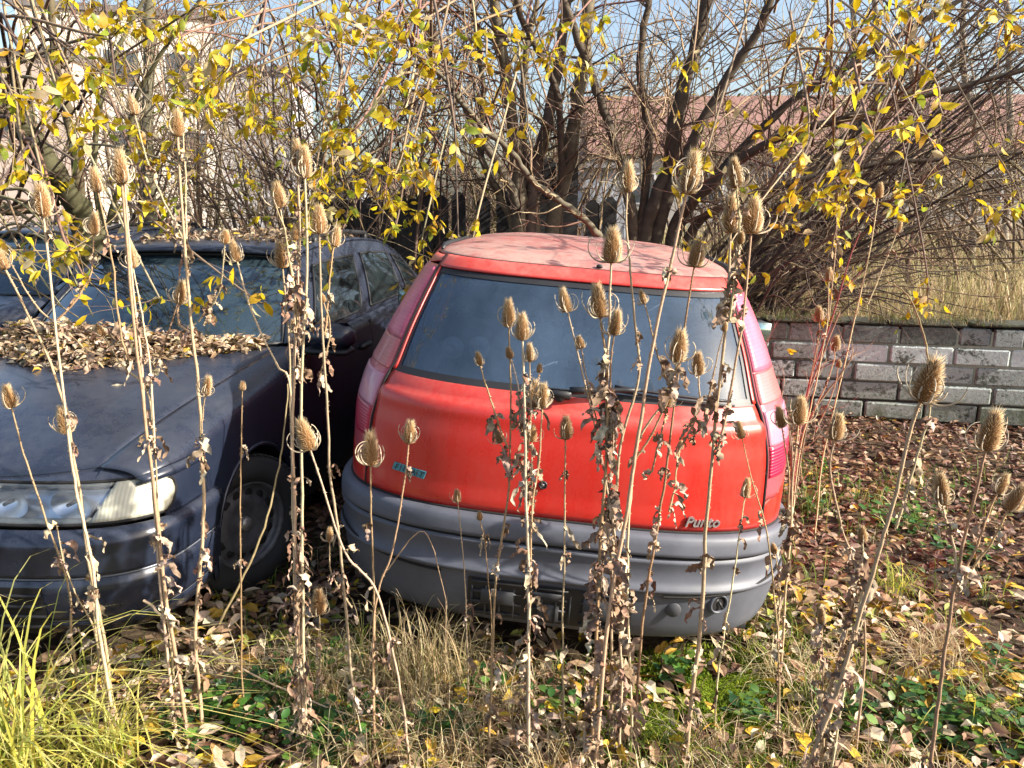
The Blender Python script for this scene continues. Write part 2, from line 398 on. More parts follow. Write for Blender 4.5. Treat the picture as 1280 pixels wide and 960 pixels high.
# rear glass
mb=MB(); vs=np.linspace(WB-.006,WT+.006,30); PS.patch(mb,-u_in(vs)+.012,u_in(vs)-.012,vs,60,-.006)
gl=mb.build('rear_window',M['rear_glass'],punto)
mb=MB()
for (a,b) in ((WB-.004,WB+.016),(WT-.020,WT+.004)):
    vs=np.linspace(a,b,4); PS.patch(mb,-u_in(vs)+.014,u_in(vs)-.014,vs,50,-.003)
for sg in (-1,1):
    vs=np.linspace(WB+.012,WT-.012,24); PS.patch(mb,sg*(u_in(vs)-.032),sg*(u_in(vs)-.0125),vs,5,-.003)
    vs=np.linspace(WT-.045,WT-.018,4); 
mb.build('window_seal',M['black'],gl)
# high brake lamp behind the glass
mb=MB(); uu=.10; box(mb,(.03,.43,1.325),(.20,.03,.022),bev=.005); mb.build('high_brake_lamp',M['lens_pink'],punto)
# defroster free interior
mb=MB(); box(mb,(0,1.55,.55),(1.36,2.4,.04)); box(mb,(0,.55,.80),(1.30,.46,.03),bev=.01)
for sg in (-1,1): box(mb,(sg*.63,.62,.93),(.14,.5,.22),bev=.04)
mb.build('parcel_shelf',M['interior'],punto)
mb=MB()
for sg in (-1,1):
    box(mb,(sg*.31,.98,.86),(.56,.14,.52),bev=.05,R=Matrix.Rotation(.22,3,'X'))
    box(mb,(sg*.33,1.02,1.16),(.25,.09,.15),bev=.035)
    box(mb,(sg*.35,1.85,.86),(.50,.14,.60),bev=.05,R=Matrix.Rotation(.2,3,'X'))
    box(mb,(sg*.35,1.92,1.24),(.25,.09,.15),bev=.035)
mb.build('seats',M['seat'],punto)
mb=MB()
for x in (-.44,-.35): lathe(mb,[(.042,0),(.040,-.012),(.030,-.006),(.026,-.014),(.0005,-.008)],'y',20,c=(x,.42+(x+.44)*.6,1.065),R=Matrix.Rotation(.0,3,'Z'))
mb.build('loudspeaker',M['speaker'],punto)
# bumper
mb=MB(); vs=np.array([.205,.215,.24,.28,.33,.38,.405,.412,.418,.424,.430,.436,.45,.47,.49,.51,.522,.526,.530,.534,.538,.55,.575,.592,.602,.608,.610])
ofv=interp(vs,[(.20,-.01),(.215,.008),(.24,.016),(.33,.022),(.40,.024),(.412,.026),(.420,.040),(.428,.040),(.436,.028),(.47,.018),(.51,.030),(.522,.036),(.526,.024),(.534,.024),(.538,.038),(.575,.038),(.60,.030),(.608,.014),(.610,-.02)])
PS.patch(mb,-1.16,1.16,vs,150,0,ofv); bp=mb.build('bumper',M['bumper_plastic'],punto); solidify(bp,.008)
# curved styling recess on the right and left of the bumper
def on_b(x,z,off):
    v=z; W=interp(v,PR)[2]; u=np.sign(x)*np.interp(abs(x)/W,PS.U[0],PS.U[2])
    return PS.P(u,v)+PS.nrm(np.array([u]),np.array([v]))[0]*off*PS.flip
mb=MB()
for sg in (-1,1):
    xs=np.linspace(.36,.775,26); zs=.405+.052*((xs-.36)/.415)**2.4
    tube(mb,[on_b(sg*x,z,.0335+.0*x) for x,z in zip(xs,zs)],.0042,5)
uu=np.linspace(-1.16,1.16,120); tube(mb,PS.P(uu,uu*0+.530)+PS.nrm(uu,uu*0+.53)*PS.flip*.025,.0035,5)
mb.build('bumper_groove',M['gap'],bp)
# number plate recess with its empty bracket
rec=MB(); P=[]
for z in np.linspace(.255,.398,6): P.append([on_b(x,z,.0272) for x in np.linspace(-.27,.27,24)])
rec.add(*grid(A(P))); rc=rec.build('plate_recess',M['black'],bp)
mb=MB()
for x in np.linspace(-.255,.255,12):
    p=on_b(x,.326,.030); box(mb,p,(.006,.008,.12))
for z in (.27,.31,.35,.388):
    for x0,x1 in ((-.26,-.09),(-.05,.06),(.10,.26)):
        p=on_b((x0+x1)/2,z,.031); box(mb,p,(x1-x0,.007,.006))
for x,z,w,h in ((-.17,.335,.11,.05),(.0,.30,.07,.06),(.16,.33,.10,.07),(-.02,.365,.12,.02)):
    box(mb,on_b(x,z,.033),(w,.008,h),bev=.002)
mb.build('plate_bracket',simple('bracket_plastic',(.03,.032,.037),.55),rc)
mb=MB(); c=on_b(.545,.372,.026)
ang=math.atan2(*( (on_b(.56,.372,0)-on_b(.53,.372,0))[[1,0]] ))
Rz=Matrix.Rotation(ang,3,'Z')
lathe(mb,[(.036,.004),(.033,-.008),(.028,-.008),(.027,.012)],'y',24,c=c,R=Rz); mb.build('tow_eye_ring',M['bumper_plastic'],bp)
mb=MB(); lathe(mb,[(.0275,.0),(.014,-.002),(.0005,.0)],'y',20,c=c,R=Rz); mb.build('tow_eye_hole',M['gap'],bp)
mb=MB()
for dx,dz,a in ((-.010,.004,.5),(.008,-.003,-.6)): box(mb,c+A([dx,-.004,dz]),(.008,.004,.03),R=Matrix.Rotation(a,3,'Y'))
mb.build('tow_eye_clip',M['black'],bp)
c=on_b(.40,.352,.028)
mb=MB(); lathe(mb,[(.026,0),(.024,-.003),(.0005,-.003)],'y',20,c=c); mb.build('cover_disc',simple('cover_plastic',(.05,.052,.06),.6),bp)
# lock, handle nick, wiper
def on_t(x,z,off):
    W=interp(z,PR)[2]; u=np.sign(x)*np.interp(abs(x)/W,PS.U[0],PS.U[2])
    return PS.P(u,z)+PS.nrm(np.array([u]),np.array([z]))[0]*off*PS.flip
lk=MB(); c=on_t(-.055,.725,.003)
lathe(lk,[(.0005,.0005),(.0075,.0005),(.008,.002),(.0095,.002),(.0095,-.0025),(.0130,-.0025),(.0138,.0),(.0138,.006)],'y',24,c=c); lk.build('lock',M['black'],tg)
mb=MB(); lathe(mb,[(.0005,-.0012),(.0070,-.0010),(.0074,.002)],'y',20,c=c); box(mb,c+A([0,-.0018,0]),(.0022,.001,.009)); mb.build('key_barrel',M['badge_grey'],tg)
mb=MB(); lathe(mb,[(.0005,-.004),(.005,-.004),(.006,.003)],'y',14,c=on_t(.185,.705,.003)); lathe(mb,[(.0005,-.004),(.006,-.004),(.007,.003)],'y',14,c=on_t(.325,.635,.005)); mb.build('plug',simple('plug_grey',(.3,.28,.3),.5),tg)
wp=MB()
pv=on_t(-.03,1.0,.02); lathe(wp,[(.0005,-.022),(.015,-.021),(.018,-.016),(.019,.02)],'y',20,c=pv)
box(wp,pv+A([.0,-.012,.008]),(.075,.022,.030),bev=.008)
a0=on_t(-.0,1.012,.035); a1=on_t(.22,1.035,.03)
P=[a0+(a1-a0)*t for t in np.linspace(0,1,6)]
tube(wp,P,[.013,.012,.010,.009,.008,.007],6,cap=True)
P=[on_t(x,1.038-.02*(x-.2)/.3,.022) for x in np.linspace(.14,.50,14)]
tube(wp,P,.0055,5,cap=True)
P=[on_t(x,1.030-.02*(x-.2)/.3,.008) for x in np.linspace(.12,.53,14)]
tube(wp,P,.0045,5,cap=True)
wp.build('rear_wiper',M['black'],punto)
# badges
b0,b1=on_t(-.565,.712,.004),on_t(-.445,.702,.004); xd=(b1-b0)/np.linalg.norm(b1-b0); zd=on_t(-.5,.74,.004)-on_t(-.5,.68,.004)
bd=MB(); L=np.linalg.norm(b1-b0)
Rb=Matrix((tuple(xd),(0,0,0),(0,0,0)))
nx=Vector(xd); nn=Vector(xd).cross(Vector(zd)).normalized(); zz=nn.cross(nx)
Rm=Matrix(((nx[0],-nn[0],zz[0]),(nx[1],-nn[1],zz[1]),(nx[2],-nn[2],zz[2])))
for k in range(4):
    cc=b0+xd*(L*(k+.5)/4); V=A([[x+ .12*z*1.6,y,z] for x,y,z in []]) if 0 else None
    s=A([L/4-.0035,.004,.027])/2
    V=A([[x*s[0]+z*s[2]*.28,y*s[1],z*s[2]] for z in (-1,1) for y in (-1,1) for x in (-1,1)])
    bd.add(V@A(Rm).T+cc,A([[0,2,3,1],[4,5,7,6],[0,1,5,4],[2,6,7,3],[0,4,6,2],[1,3,7,5]]))
bg=bd.build('maker_badge',M['badge'],tg,smooth=False)
for k,ch in enumerate('FIAT'):
    cc=b0+xd*(L*(k+.5)/4)+A(nn)*.0022-xd*.008-A(zz)*.0085
    extr_text(ch,.026,.0006,M['badge_letter'],bg,tuple(cc),tuple(xd),tuple(zd),'badge_letter',shear=.25)
b0,b1=on_t(.405,.640,.010),on_t(.53,.640,.010)
extr_text('Punto',.048,.003,M['badge_grey'],tg,tuple(b0-A([0,0,.005])),tuple(b1-b0),(0,0,1),'model_lettering',shear=.25,cutspace=1.05)
# roof trim
for sg in (-1,1):
    mb=MB(); P=[PS.P(A(sg*u),A(v))+A([0,-.0,.006]) for u,v in ((.70,1.40),(.80,1.41),(.9,1.42),(1.1,1.43),(1.5,1.43),(1.9,1.42))]
    tube(mb,P,[.006,.011,.011,.009,.009,.006],6,cap=True); mb.build('roof_strip',M['black'],punto)
mb=MB(); c=PS.P(A(.06),A(1.40)); box(mb,c+A([0,0,.006]),(.022,.016,.014),bev=.004); mb.build('washer_nozzle',M['black'],punto)
# side windows + windscreen (proud dark glass)
for sg in (-1,1):
    for a,b in ((1.10,1.42),(1.45,1.80)):
        mb=MB(); vs=np.linspace(1.04,1.33,10); PS.patch(mb,sg*a,sg*b,vs,16,.003); w=mb.build('side_window',M['glass'],punto)
mb=MB(); vs=np.linspace(1.03,1.34,10); PS.patch(mb,2.35,3.0,vs,20,.003); PS.patch(mb,-2.35,-3.0,vs,20,.003); mb.build('windscreen',M['glass'],punto)
for sg in (-1,1):
    mb=MB(); box(mb,(sg*.96,2.12,.99),(.20,.10,.13),bev=.035); box(mb,(sg*.83,2.12,.95),(.14,.04,.04),bev=.01); dm=mb.build('door_mirror',M['black'],punto)
    mb=MB(); box(mb,(sg*.965,2.066,.99),(.16,.006,.10),bev=.002); mb.build('mirror_glass',M['mirror'],dm)
    mb=MB(); arch_liner(mb,sg*.74,.73,.29,.335,.2); mb.build('arch_liner',M['gap'],punto); mb=MB(); arch_liner(mb,sg*.76,3.02,.29,.335,.26); mb.build('arch_liner',M['gap'],punto)
for x,y in ((-.70,.73),(.70,.73),(-.70,3.02),(.70,3.02)): wheel(punto,x,y,.28,1 if x>0 else -1,0,.28,.165)
mb=MB(); box(mb,(0,1.85,.20),(1.40,3.2,.03)); tube(mb,[(.42,.12,.2),(.42,.5,.2),(.2,1.0,.2)],.022,10); box(mb,(.2,.5,.21),(.5,.25,.12),bev=.04); mb.build('underbody',M['gap'],punto)

# ================================================================== dark blue car (front towards the camera)
BR=[(.17,.17,.12,.775,4.25),(.21,.21,.06,.80,4.30),(.30,.30,.02,.825,4.33),(.42,.42,.0,.838,4.34),(.55,.55,.005,.842,4.34),(.58,.58,.04,.84,4.33),(.65,.65,.075,.84,4.32),(.72,.72,.12,.838,4.30),(.80,.80,.18,.830,4.28),(.86,.86,.25,.82,4.26),(.93,.93,.35,.80,4.22)]
BS=Shell(BR,n=3.6,dk=.48,n2=3.4,dk2=.6)
_tst=BS.nrm(np.array([0.]),np.array([.45]))[0]; BS.flip=-1 if _tst[1]>0 else 1
blue=empty('dark_blue_car',(-2.03,2.40,0),'dark blue hatchback facing the camera with fallen leaves heaped under its windscreen','car')
blue.rotation_euler=(0,0,-.155)
def ruled(mb, a, b, nt, bulge=0, ax=A([0,0,1.]), pw=1):
    a=A(a); b=A(b); t=np.linspace(0,1,nt)[:,None,None]; P=a[None]*(1-t)+b[None]*t
    s=np.linspace(-1,1,a.shape[0])[None,:,None]
    P=P+ax*bulge*(4*t*(1-t))**pw
    V=grid(P); mb.add(*V); return P
WA=.85; WR=.335   # front axle position, arch radius
def zs(y): return interp(y,[(.0,.70),(.12,.72),(.3,.775),(.6,.835),(1.0,.885),(1.4,.925),(2.2,.945),(3.2,.955),(4.3,.955)])
def rh(y): return interp(y,[(.0,.012),(.2,.028),(.5,.085),(4.4,.085)])
def xe(y): return interp(y,[(.0,.60),(.2,.63),(.6,.665),(1.0,.69),(1.45,.705)])
def bW(y):
    y=np.asarray(y,float); q=np.clip(1-(y-.075)/.403,0,1)
    return np.minimum(interp(y,[(.0,.842),(1.0,.842),(3.0,.842),(3.8,.82),(4.3,.72)]), .842*(1-q**3.6)**(1/3.6))
# front bumper
mb=MB(); vs=np.array([.175,.19,.21,.25,.262,.266,.272,.276,.29,.33,.38,.42,.424,.428,.434,.438,.45,.48,.51,.535,.55,.565,.572,.576,.576])
ofv=interp(vs,[(.17,-.02),(.19,.006),(.21,.014),(.262,.020),(.266,.011),(.272,.011),(.276,.021),(.42,.026),(.425,.015),(.433,.015),(.438,.028),(.50,.030),(.535,.040),(.55,.042),(.565,.030),(.576,-.0)])
BS.patch(mb,-1.03,1.03,vs[:-1],150,0,ofv[:-1]); bbp=mb.build('bumper',M['blue'],blue); solidify(bbp,.01)
mb=MB()
for z,o in ((.2705,.0145),(.4295,.0185)):
    uu=np.linspace(-1.025,1.025,120); tube(mb,BS.P(uu,uu*0+z)+BS.nrm(uu,uu*0+z)*BS.flip*(o),.0035,5)
mb.build('trim_strip',simple('trim_pale',(.20,.22,.26),.35,.3),bbp)
mb=MB(); vs=np.linspace(.225,.405,8); u1=BS.u_of(.62); BS.patch(mb,-u1,u1,vs,40,.027); mb.build('lower_grille',M['gap'],bbp)
mb=MB()
for z in (.26,.30,.34,.38):
    uu=np.linspace(-u1,u1,50); tube(mb,BS.P(uu,uu*0+z)+BS.nrm(uu,uu*0+z)*BS.flip*.030,.006,5)
mb.build('grille_bars',M['black'],bbp)
# nose panel with grille between lamps
ul0,ul1=BS.u_of(.255),BS.u_of(.955)   # headlamp inner / outer
uh_top=BS.u_of(.33)
mb=MB(); vs=np.linspace(.574,.705,8); BS.patch(mb,-ul0,ul0,vs,30,-.004); 
no=mb.build('nose_panel',M['blue'],blue); solidify(no,.01)
mb=MB(); vs=np.linspace(.60,.68,4); BS.patch(mb,-ul0*.8,ul0*.8,vs,30,.002); rg_=mb.build('radiator_grille',M['gap'],blue)
mb=MB()
for z in (.61,.625,.64,.655,.67):
    uu=np.linspace(-ul0*.78,ul0*.78,40); tube(mb,BS.P(uu,uu*0+z)+BS.nrm(uu,uu*0+z)*BS.flip*.005,.0035,5)
mb.build('grille_bars',M['black'],rg_)
# headlamps
for sg in (-1,1):
    hv=np.linspace(.592,.706,10)
    li=np.interp(hv,[.592,.66,.706],[ul0,ul0+.015,ul0+.075]); lo_=BS.u_of(.985)+np.interp(hv,[.592,.61,.65,.68,.698,.706],[-.035,-.01,0,-.03,-.075,-.12])
    split=np.interp(hv,[.592,.706],[ul0+(ul1-ul0)*.60,ul0+(ul1-ul0)*.70])
    hl=empty('headlight'); hl.parent=blue
    # dark surround & housing
    mb=MB(); BS.patch(mb,sg*(li-.004),sg*(lo_+.01),hv,30,-.085); 
    P=[]
    for off in (-.085,.0):
        rim=[BS.P(A(sg*u),A(.588))+BS.nrm(A([sg*u]),A([.588]))[0]*BS.flip*off for u in np.linspace(li[0]-.006,lo_[0]+.012,24)]
        rim+=[BS.P(A(sg*(o+.012)),A(v))+BS.nrm(A([sg*o]),A([v]))[0]*BS.flip*off for v,o in zip(hv,lo_)]
        rim+=[BS.P(A(sg*u),A(.711))+BS.nrm(A([sg*u]),A([.711]))[0]*BS.flip*off for u in np.linspace(lo_[-1]+.01,li[-1]-.006,24)]
        rim+=[BS.P(A(sg*(o-.008)),A(v))+BS.nrm(A([sg*o]),A([v]))[0]*BS.flip*off for v,o in zip(hv[::-1],li[::-1])]
        P.append(rim)
    mb.add(*grid(A(P),True)); mb.build('housing',M['chrome'],hl)
    mb=MB(); tube(mb,A(P[1]+P[1][:1]),.006,6); mb.build('surround',M['gap'],hl)
    # ivory frame just inside the lens
    mb=MB(); rr=A(P[1]+P[1][:1]); cc=rr.mean(0); ins=rr+(cc-rr)*A([.035,.035,.16])+A([0,.012,0]); tube(mb,ins,.010,6); mb.build('inner_frame',M['ivory'],hl)
    # reflector bowls
    mb=MB()
    for xf,r in ((.30,.058),(.56,.060)):
        um=li[5]+(split[5]-li[5])*(.25 if xf<.5 else .73)
        c=BS.P(A(sg*um),A(.650))+BS.nrm(A([sg*um]),A([.650]))[0]*BS.flip*(-.030)
        pr=[(r*q,.045*(1-q*q)) for q in (1,.85,.6,.35,.12,.001)]
        lathe(mb,pr,'y',28,c=c,R=Matrix.Diagonal((1.25,1,.85)))
    mb.build('reflector',M['chrome'],hl)
    mb=MB()
    for xf in (.25,.73):
        um=li[5]+(split[5]-li[5])*xf
        c=BS.P(A(sg*um),A(.652))+BS.nrm(A([sg*um]),A([.652]))[0]*BS.flip*(-.02)
        lathe(mb,[(.0005,-.012),(.006,-.01),(.007,.03)],'y',12,c=c)
    mb.build('bulb',M['black'],hl)
    mb=MB(); BS.patch(mb,sg*li,sg*(split-.004),hv,24,.004); mb.build('lens',M['clear_lens'],hl)
    mb=MB(); BS.patch(mb,sg*(split+.004),sg*lo_,hv,18,.006); ind=mb.build('indicator',M['white_lens'],hl); solidify(ind,.012)
# fenders, doors: side skins from behind the lamp to the tail
ys=np.concatenate([np.linspace(.20,1.5,66),np.linspace(1.52,4.25,70)])
for sg in (-1,1):
    rows=[]
    for t in np.linspace(0,1,40):
        y=ys; W=bW(y)
        top=zs(y); lowz=np.where(y<.50,np.minimum(.70,top-rh(y)-.005),.20)
        if t<.72:
            k=t/.72; z=lowz+(top-rh(y)-lowz)*k; x=W-.018*k**3 - .02*(1-k)**6
            dy=0
        else:
            k=(t-.72)/.28*PI/2
            tx=np.where(y<1.45,xe(np.minimum(y,1.45))+.003,W-.06)
            x=tx+(W-.018-tx)*np.cos(k); z=top-rh(y)+rh(y)*np.sin(k)
        rows.append(np.stack([sg*x,y,z],-1))
    P=A(rows)
    V,F=cut_circle(P,WA,.29,WR)
    wl=3.42; d=np.hypot(V[:,1]-wl,V[:,2]-.29); ins=d<WR; F=F[~ins[F].all(1)]; used=np.zeros(len(V),bool); used[F.ravel()]=True; sn=ins&used; k=WR/np.maximum(d,1e-6)
    V[sn,1]=wl+(V[sn,1]-wl)*k[sn]; V[sn,2]=.29+(V[sn,2]-.29)*k[sn]
    mb=MB(); mb.add(V,F); sk=mb.build('side_panel',M['blue'],blue); solidify(sk,.008,1 if sg>0 else -1)
    mb=MB(); vs=np.linspace(.575,.714,8); BS.patch(mb,sg*(np.interp(vs,hv,lo_)+.006),sg*1.02,vs,18,-.002); mb.build('corner_panel',M['blue'],sk)
    mb2=MB()
    # door seams + handles
    for yy in (1.42,2.40,3.25):
        zz=np.linspace(.28,.93,12); tube(mb2,np.stack([sg*(bW(yy)+.001-.018*((zz-.28)/.65)**3),zz*0+yy,zz],-1),.0035,5)
    mb2.build('door_seam',M['gap'],sk)
    mb2=MB()
    for yy in (2.25,3.10): box(mb2,(sg*(bW(yy)+.006),yy,.80),(.03,.16,.03),bev=.008)
    mb2.build('door_handle',M['black'],sk)
    mb2=MB(); arch_liner(mb2,sg*.825,WA,.29,WR+.004,.30); mb2.build('arch_liner',M['gap'],blue); mb2=MB(); arch_liner(mb2,sg*.825,3.42,.29,WR+.004,.30); mb2.build('arch_liner',M['gap'],blue)
    a=np.linspace(-.12,PI+.12,30); mb2=MB(); tube(mb2,np.stack([np.full(30,sg*.842),WA+WR*np.cos(a),.29+WR*np.sin(a)],-1),.009,6); mb2.build('arch_lip',M['blue'],sk)
    # mirror
    mb=MB(); box(mb,(sg*.95,1.47,.985),(.24,.13,.13),bev=.04); dm=mb.build('door_mirror',M['blue'],blue)
    mb=MB(); box(mb,(sg*.935,1.48,.915),(.23,.11,.03),bev=.01); box(mb,(sg*.83,1.54,.945),(.10,.07,.07),bev=.02); mb.build('mirror_base',M['black'],dm)
# hood
nx=41; xs=np.linspace(-1,1,nx)
def cowl(s): x=s*.705; return np.stack([x,1.22+.24*(x/.7)**2,.945-.02*np.abs(s)**2],-1)
def hoodP(s,t):
    yF=.135+.10*np.abs(s)**2.6; yC=1.20+.24*np.abs(s)**2
    y=yF+(yC-yF)*t; x=s*xe(y)
    z=zs(y)+.028*(1-np.abs(s)**2.2)*np.clip(t*3,0,1) -.008*(1-t)**14 -.0*s
    # crease lines
    z=z+.006*np.exp(-((np.abs(s)-.62)/.05)**2)*np.clip(t*4,0,1)
    return np.stack([x,y,z],-1)
S,T=np.meshgrid(xs,np.linspace(0,1,40),indexing='xy'); P=hoodP(S,T)
lip=P[0:1]-A([0,-.01,.02]); P=np.concatenate([lip,P])
mb=MB(); mb.add(*grid(P)); hd=mb.build('bonnet',M['blue'],blue); solidify(hd,.008,1)
mb=MB()
for sg in (-1,1):
    t=np.linspace(0,1,30); tube(mb,hoodP(t*0+sg*1.0,t)+A([sg*.002,0,-.001]),.0035,5)
mb.build('bonnet_seam',M['gap'],hd)
mb=MB(); lathe(mb,[(.0005,.0015),(.03,.001)],'z',10,c=hoodP(A(.30),A(.01))+A([0,-.01,-.003]),R=Matrix.Diagonal((1.6,.5,1))); mb.build('rust_patch',M['rust'],hd)
# infill panel between lamp top and bonnet edge/fender
for sg in (-1,1):
    a=[];b=[]
    for s in np.linspace(.30,1.0,16):
        p=hoodP(A(sg*s),A(0.)); a.append(p-A([0,0,.004]))
        u=BS.u_of(min(abs(p[0])/.838,.97)); b.append(BS.P(A(sg*u),A(.712)))
    mb=MB(); ruled(mb,a,b,4)
    # outer corner up to fender
    a=[];b=[]
    for k in np.linspace(0,1,14):
        xo=.63+(.80-.63)*k; u=BS.u_of(min(xo/.838,.99)); b.append(BS.P(A(sg*u),A(.712)))
        th=(1-k)*PI/2; yy=.20+.02*k; tx=xe(yy); W=bW(yy+.03); a.append([sg*(tx+(W-.018-tx)*math.cos(th)),yy+.03,zs(yy+.03)-rh(yy+.03)+rh(yy+.03)*math.sin(th)])
    ruled(mb,a,b,6)
    mb.build('lamp_panel',M['blue'],blue)
# cowl / scuttle
hx=.565
def header(s): return np.stack([s*hx,1.93+.09*s**2,1.345-.025*s**2],-1)
def wbase(s): return np.stack([s*.715,1.26+.26*s**2,.935-.012*s**2],-1)
sx=np.linspace(-1,1,31)
mb=MB(); ruled(mb,[hoodP(A(s),A(1.))-A([0,0,.02]) for s in sx],wbase(sx)-A([0,0,.008]),4); mb.build('scuttle',M['black'],blue)
mb=MB(); P=ruled(mb,wbase(sx*.955)+A([0,.02,.012]),header(sx*.955)-A([0,.012,.01]),14,.035,A([0,-.5,.8])); ws=mb.build('windscreen',M['wind_glass'],blue)
mb=MB(); r=np.concatenate([P[0],P[1:,-1],P[-1][::-1],P[::-1,0]]); tube(mb,r,.010,6); mb.build('windscreen_seal',M['black'],ws)
mb=MB()
for x0,x1 in ((-.60,-.08),(.02,.50)):
    q=[wbase(A(x/.715))*A([1,1,1])+A([0,.03+.10*abs(k),.035+.04*abs(k)]) for x,k in zip(np.linspace(x0,x1,9),np.linspace(0,1,9))]
    tube(mb,q,.008,5)
mb.build('wiper',M['black'],blue)
# pillars + roof
for sg in (-1,1):
    mb=MB(); t=np.linspace(0,1,16)[:,None]; a=wbase(A(sg*1.0)); b=header(A(sg*1.0)); P=a*(1-t)+b*t+A([0,-.3,.5])*.035*(4*t*(1-t)); tube(mb,P,np.linspace(.030,.024,16),8); mb.build('front_pillar',M['blue'],blue)
yr=np.concatenate([[1.95],np.linspace(2.1,4.22,30)])
def rail(y): return interp(y,[(1.93,.575,1.318),(2.3,.585,1.355),(2.8,.585,1.362),(3.3,.57,1.335),(3.75,.55,1.25),(4.05,.56,1.13),(4.25,.62,.97)])
mb=MB(); rx,rz=rail(yr); s=np.linspace(-1,1,25)
P=np.stack([rx[:,None]*s,yr[:,None]+.09*(s**2-1)*np.clip((2.3-yr[:,None])/.35,0,1)*1.0, rz[:,None]+.03*(1-np.abs(s)**2.5)],-1); mb.add(*grid(P))
for sg in (-1,1):
    # rounded gutter
    pass
rf=mb.build('roof',M['blue'],blue); solidify(rf,.015,1)
for sg in (-1,1):
    mb=MB(); x=A([.50,.51,.51,.50,.49]);yy=A([2.15,2.4,2.9,3.3,3.5]); zz=interp(yy,[(1.9,1.34),(2.4,1.375),(2.9,1.38),(3.3,1.36),(3.6,1.30)])+A([.0,.035,.04,.035,.0])
    tube(mb,np.stack([sg*x,yy,zz],-1),.014,8,cap=True)
    for k in (1,3): box(mb,(sg*x[k],yy[k],zz[k]-.03),(.03,.05,.06),bev=.008)
    mb.build('roof_rail',M['black'],blue)
for sg in (-1,1):
    yb=np.linspace(1.48,4.22,50); top_y=np.interp(yb,[1.48,4.22],[1.99,4.22])
    rx,rz=rail(top_y); bel=np.stack([sg*(bW(yb)-.062),yb,zs(yb)-.003],-1); tp=np.stack([sg*rx,top_y,rz],-1)
    mb=MB(); G=ruled(mb,bel,tp,12,.02,A([sg*1.,0,0])); cab=mb.build('cabin_side',M['blue'],blue)
    for a,b in ((3,17),(19,32),(34,42)):
        sub=G[1:-2,a:b]; nrm=A([sg*.93,0,.36])*.006
        mb=MB(); q=sub+nrm; q=q.copy(); mb.add(*grid(q)); w=mb.build('side_window',M['glass'],blue)
        mb=MB(); r=np.concatenate([q[0],q[1:,-1],q[-1][::-1],q[::-1,0]]); tube(mb,r,.007,5); mb.build('window_frame',M['black'],w)
mb=MB(); BS.patch(mb,2.0,3.0,np.linspace(.18,.93,14),20); BS.patch(mb,-2.0,-3.0,np.linspace(.18,.93,14),20); mb.build('tail_panel',M['blue'],blue)
mb=MB(); box(mb,(0,2.2,.19),(1.45,3.8,.03)); box(mb,(0,.5,.45),(1.3,.5,.35)); mb.build('underbody',M['gap'],blue)
mb=MB()
for x in (-.36,.36): box(mb,(x,2.45,.95),(.50,.13,.55),bev=.05,R=Matrix.Rotation(-.2,3,'X')); box(mb,(x,2.55,1.26),(.26,.09,.15),bev=.035)
box(mb,(0,1.55,.86),(1.3,.3,.12),bev=.04); mb.build('seats',M['seat'],blue)
for x,y in ((.745,WA),(-.745,WA),(.745,3.42),(-.745,3.42)): wheel(blue,x,y,.29,1 if x>0 else -1,(-.42 if y<1 else 0),.295,.18)
# ================================================================== setting: ground, field, buildings
def ss(a,b,x): t=np.clip((x-a)/(b-a),0,1); return t*t*(3-2*t)
def gz(x,y):
    return (.018*np.sin(x*1.9+.4)*np.cos(y*1.6)+.012*np.sin(x*4.3+y*3.1)+.008*np.sin(x*9.1-y*7.3))*ss(40,8,np.hypot(x,y))
xs=np.concatenate([[-400,-150,-60,-25],np.linspace(-12,12,140),[25,60,150,400]]); ys_=np.concatenate([[-60,-10],np.linspace(-2,14,120),[18,25,40,80,200,600]])
X,Y=np.meshgrid(xs,ys_,indexing='xy')
m,nt,o=new_mat('soil')
n1=noise(nt,1.2,6,.65); n2=noise(nt,30,6,.75)
col=mixc(nt,.6,ramp(nt,n1,[(.35,(.055,.038,.026)),(.6,(.10,.072,.045))]),ramp(nt,n2,[(.3,(.02,.015,.011)),(.55,(.09,.06,.04)),(.75,(.18,.14,.09))]))
p=princ(nt,o,Base_Color=col,Roughness=.95,Specular_IOR_Level=.15); nt.links.new(bump(nt,n2,.8,.03),p.inputs['Normal']); M['soil']=m
mb=MB(); mb.add(*grid(np.stack([X,Y,gz(X,Y)],-1))); gr=mb.build('ground',M['soil']); gr['kind']='structure'

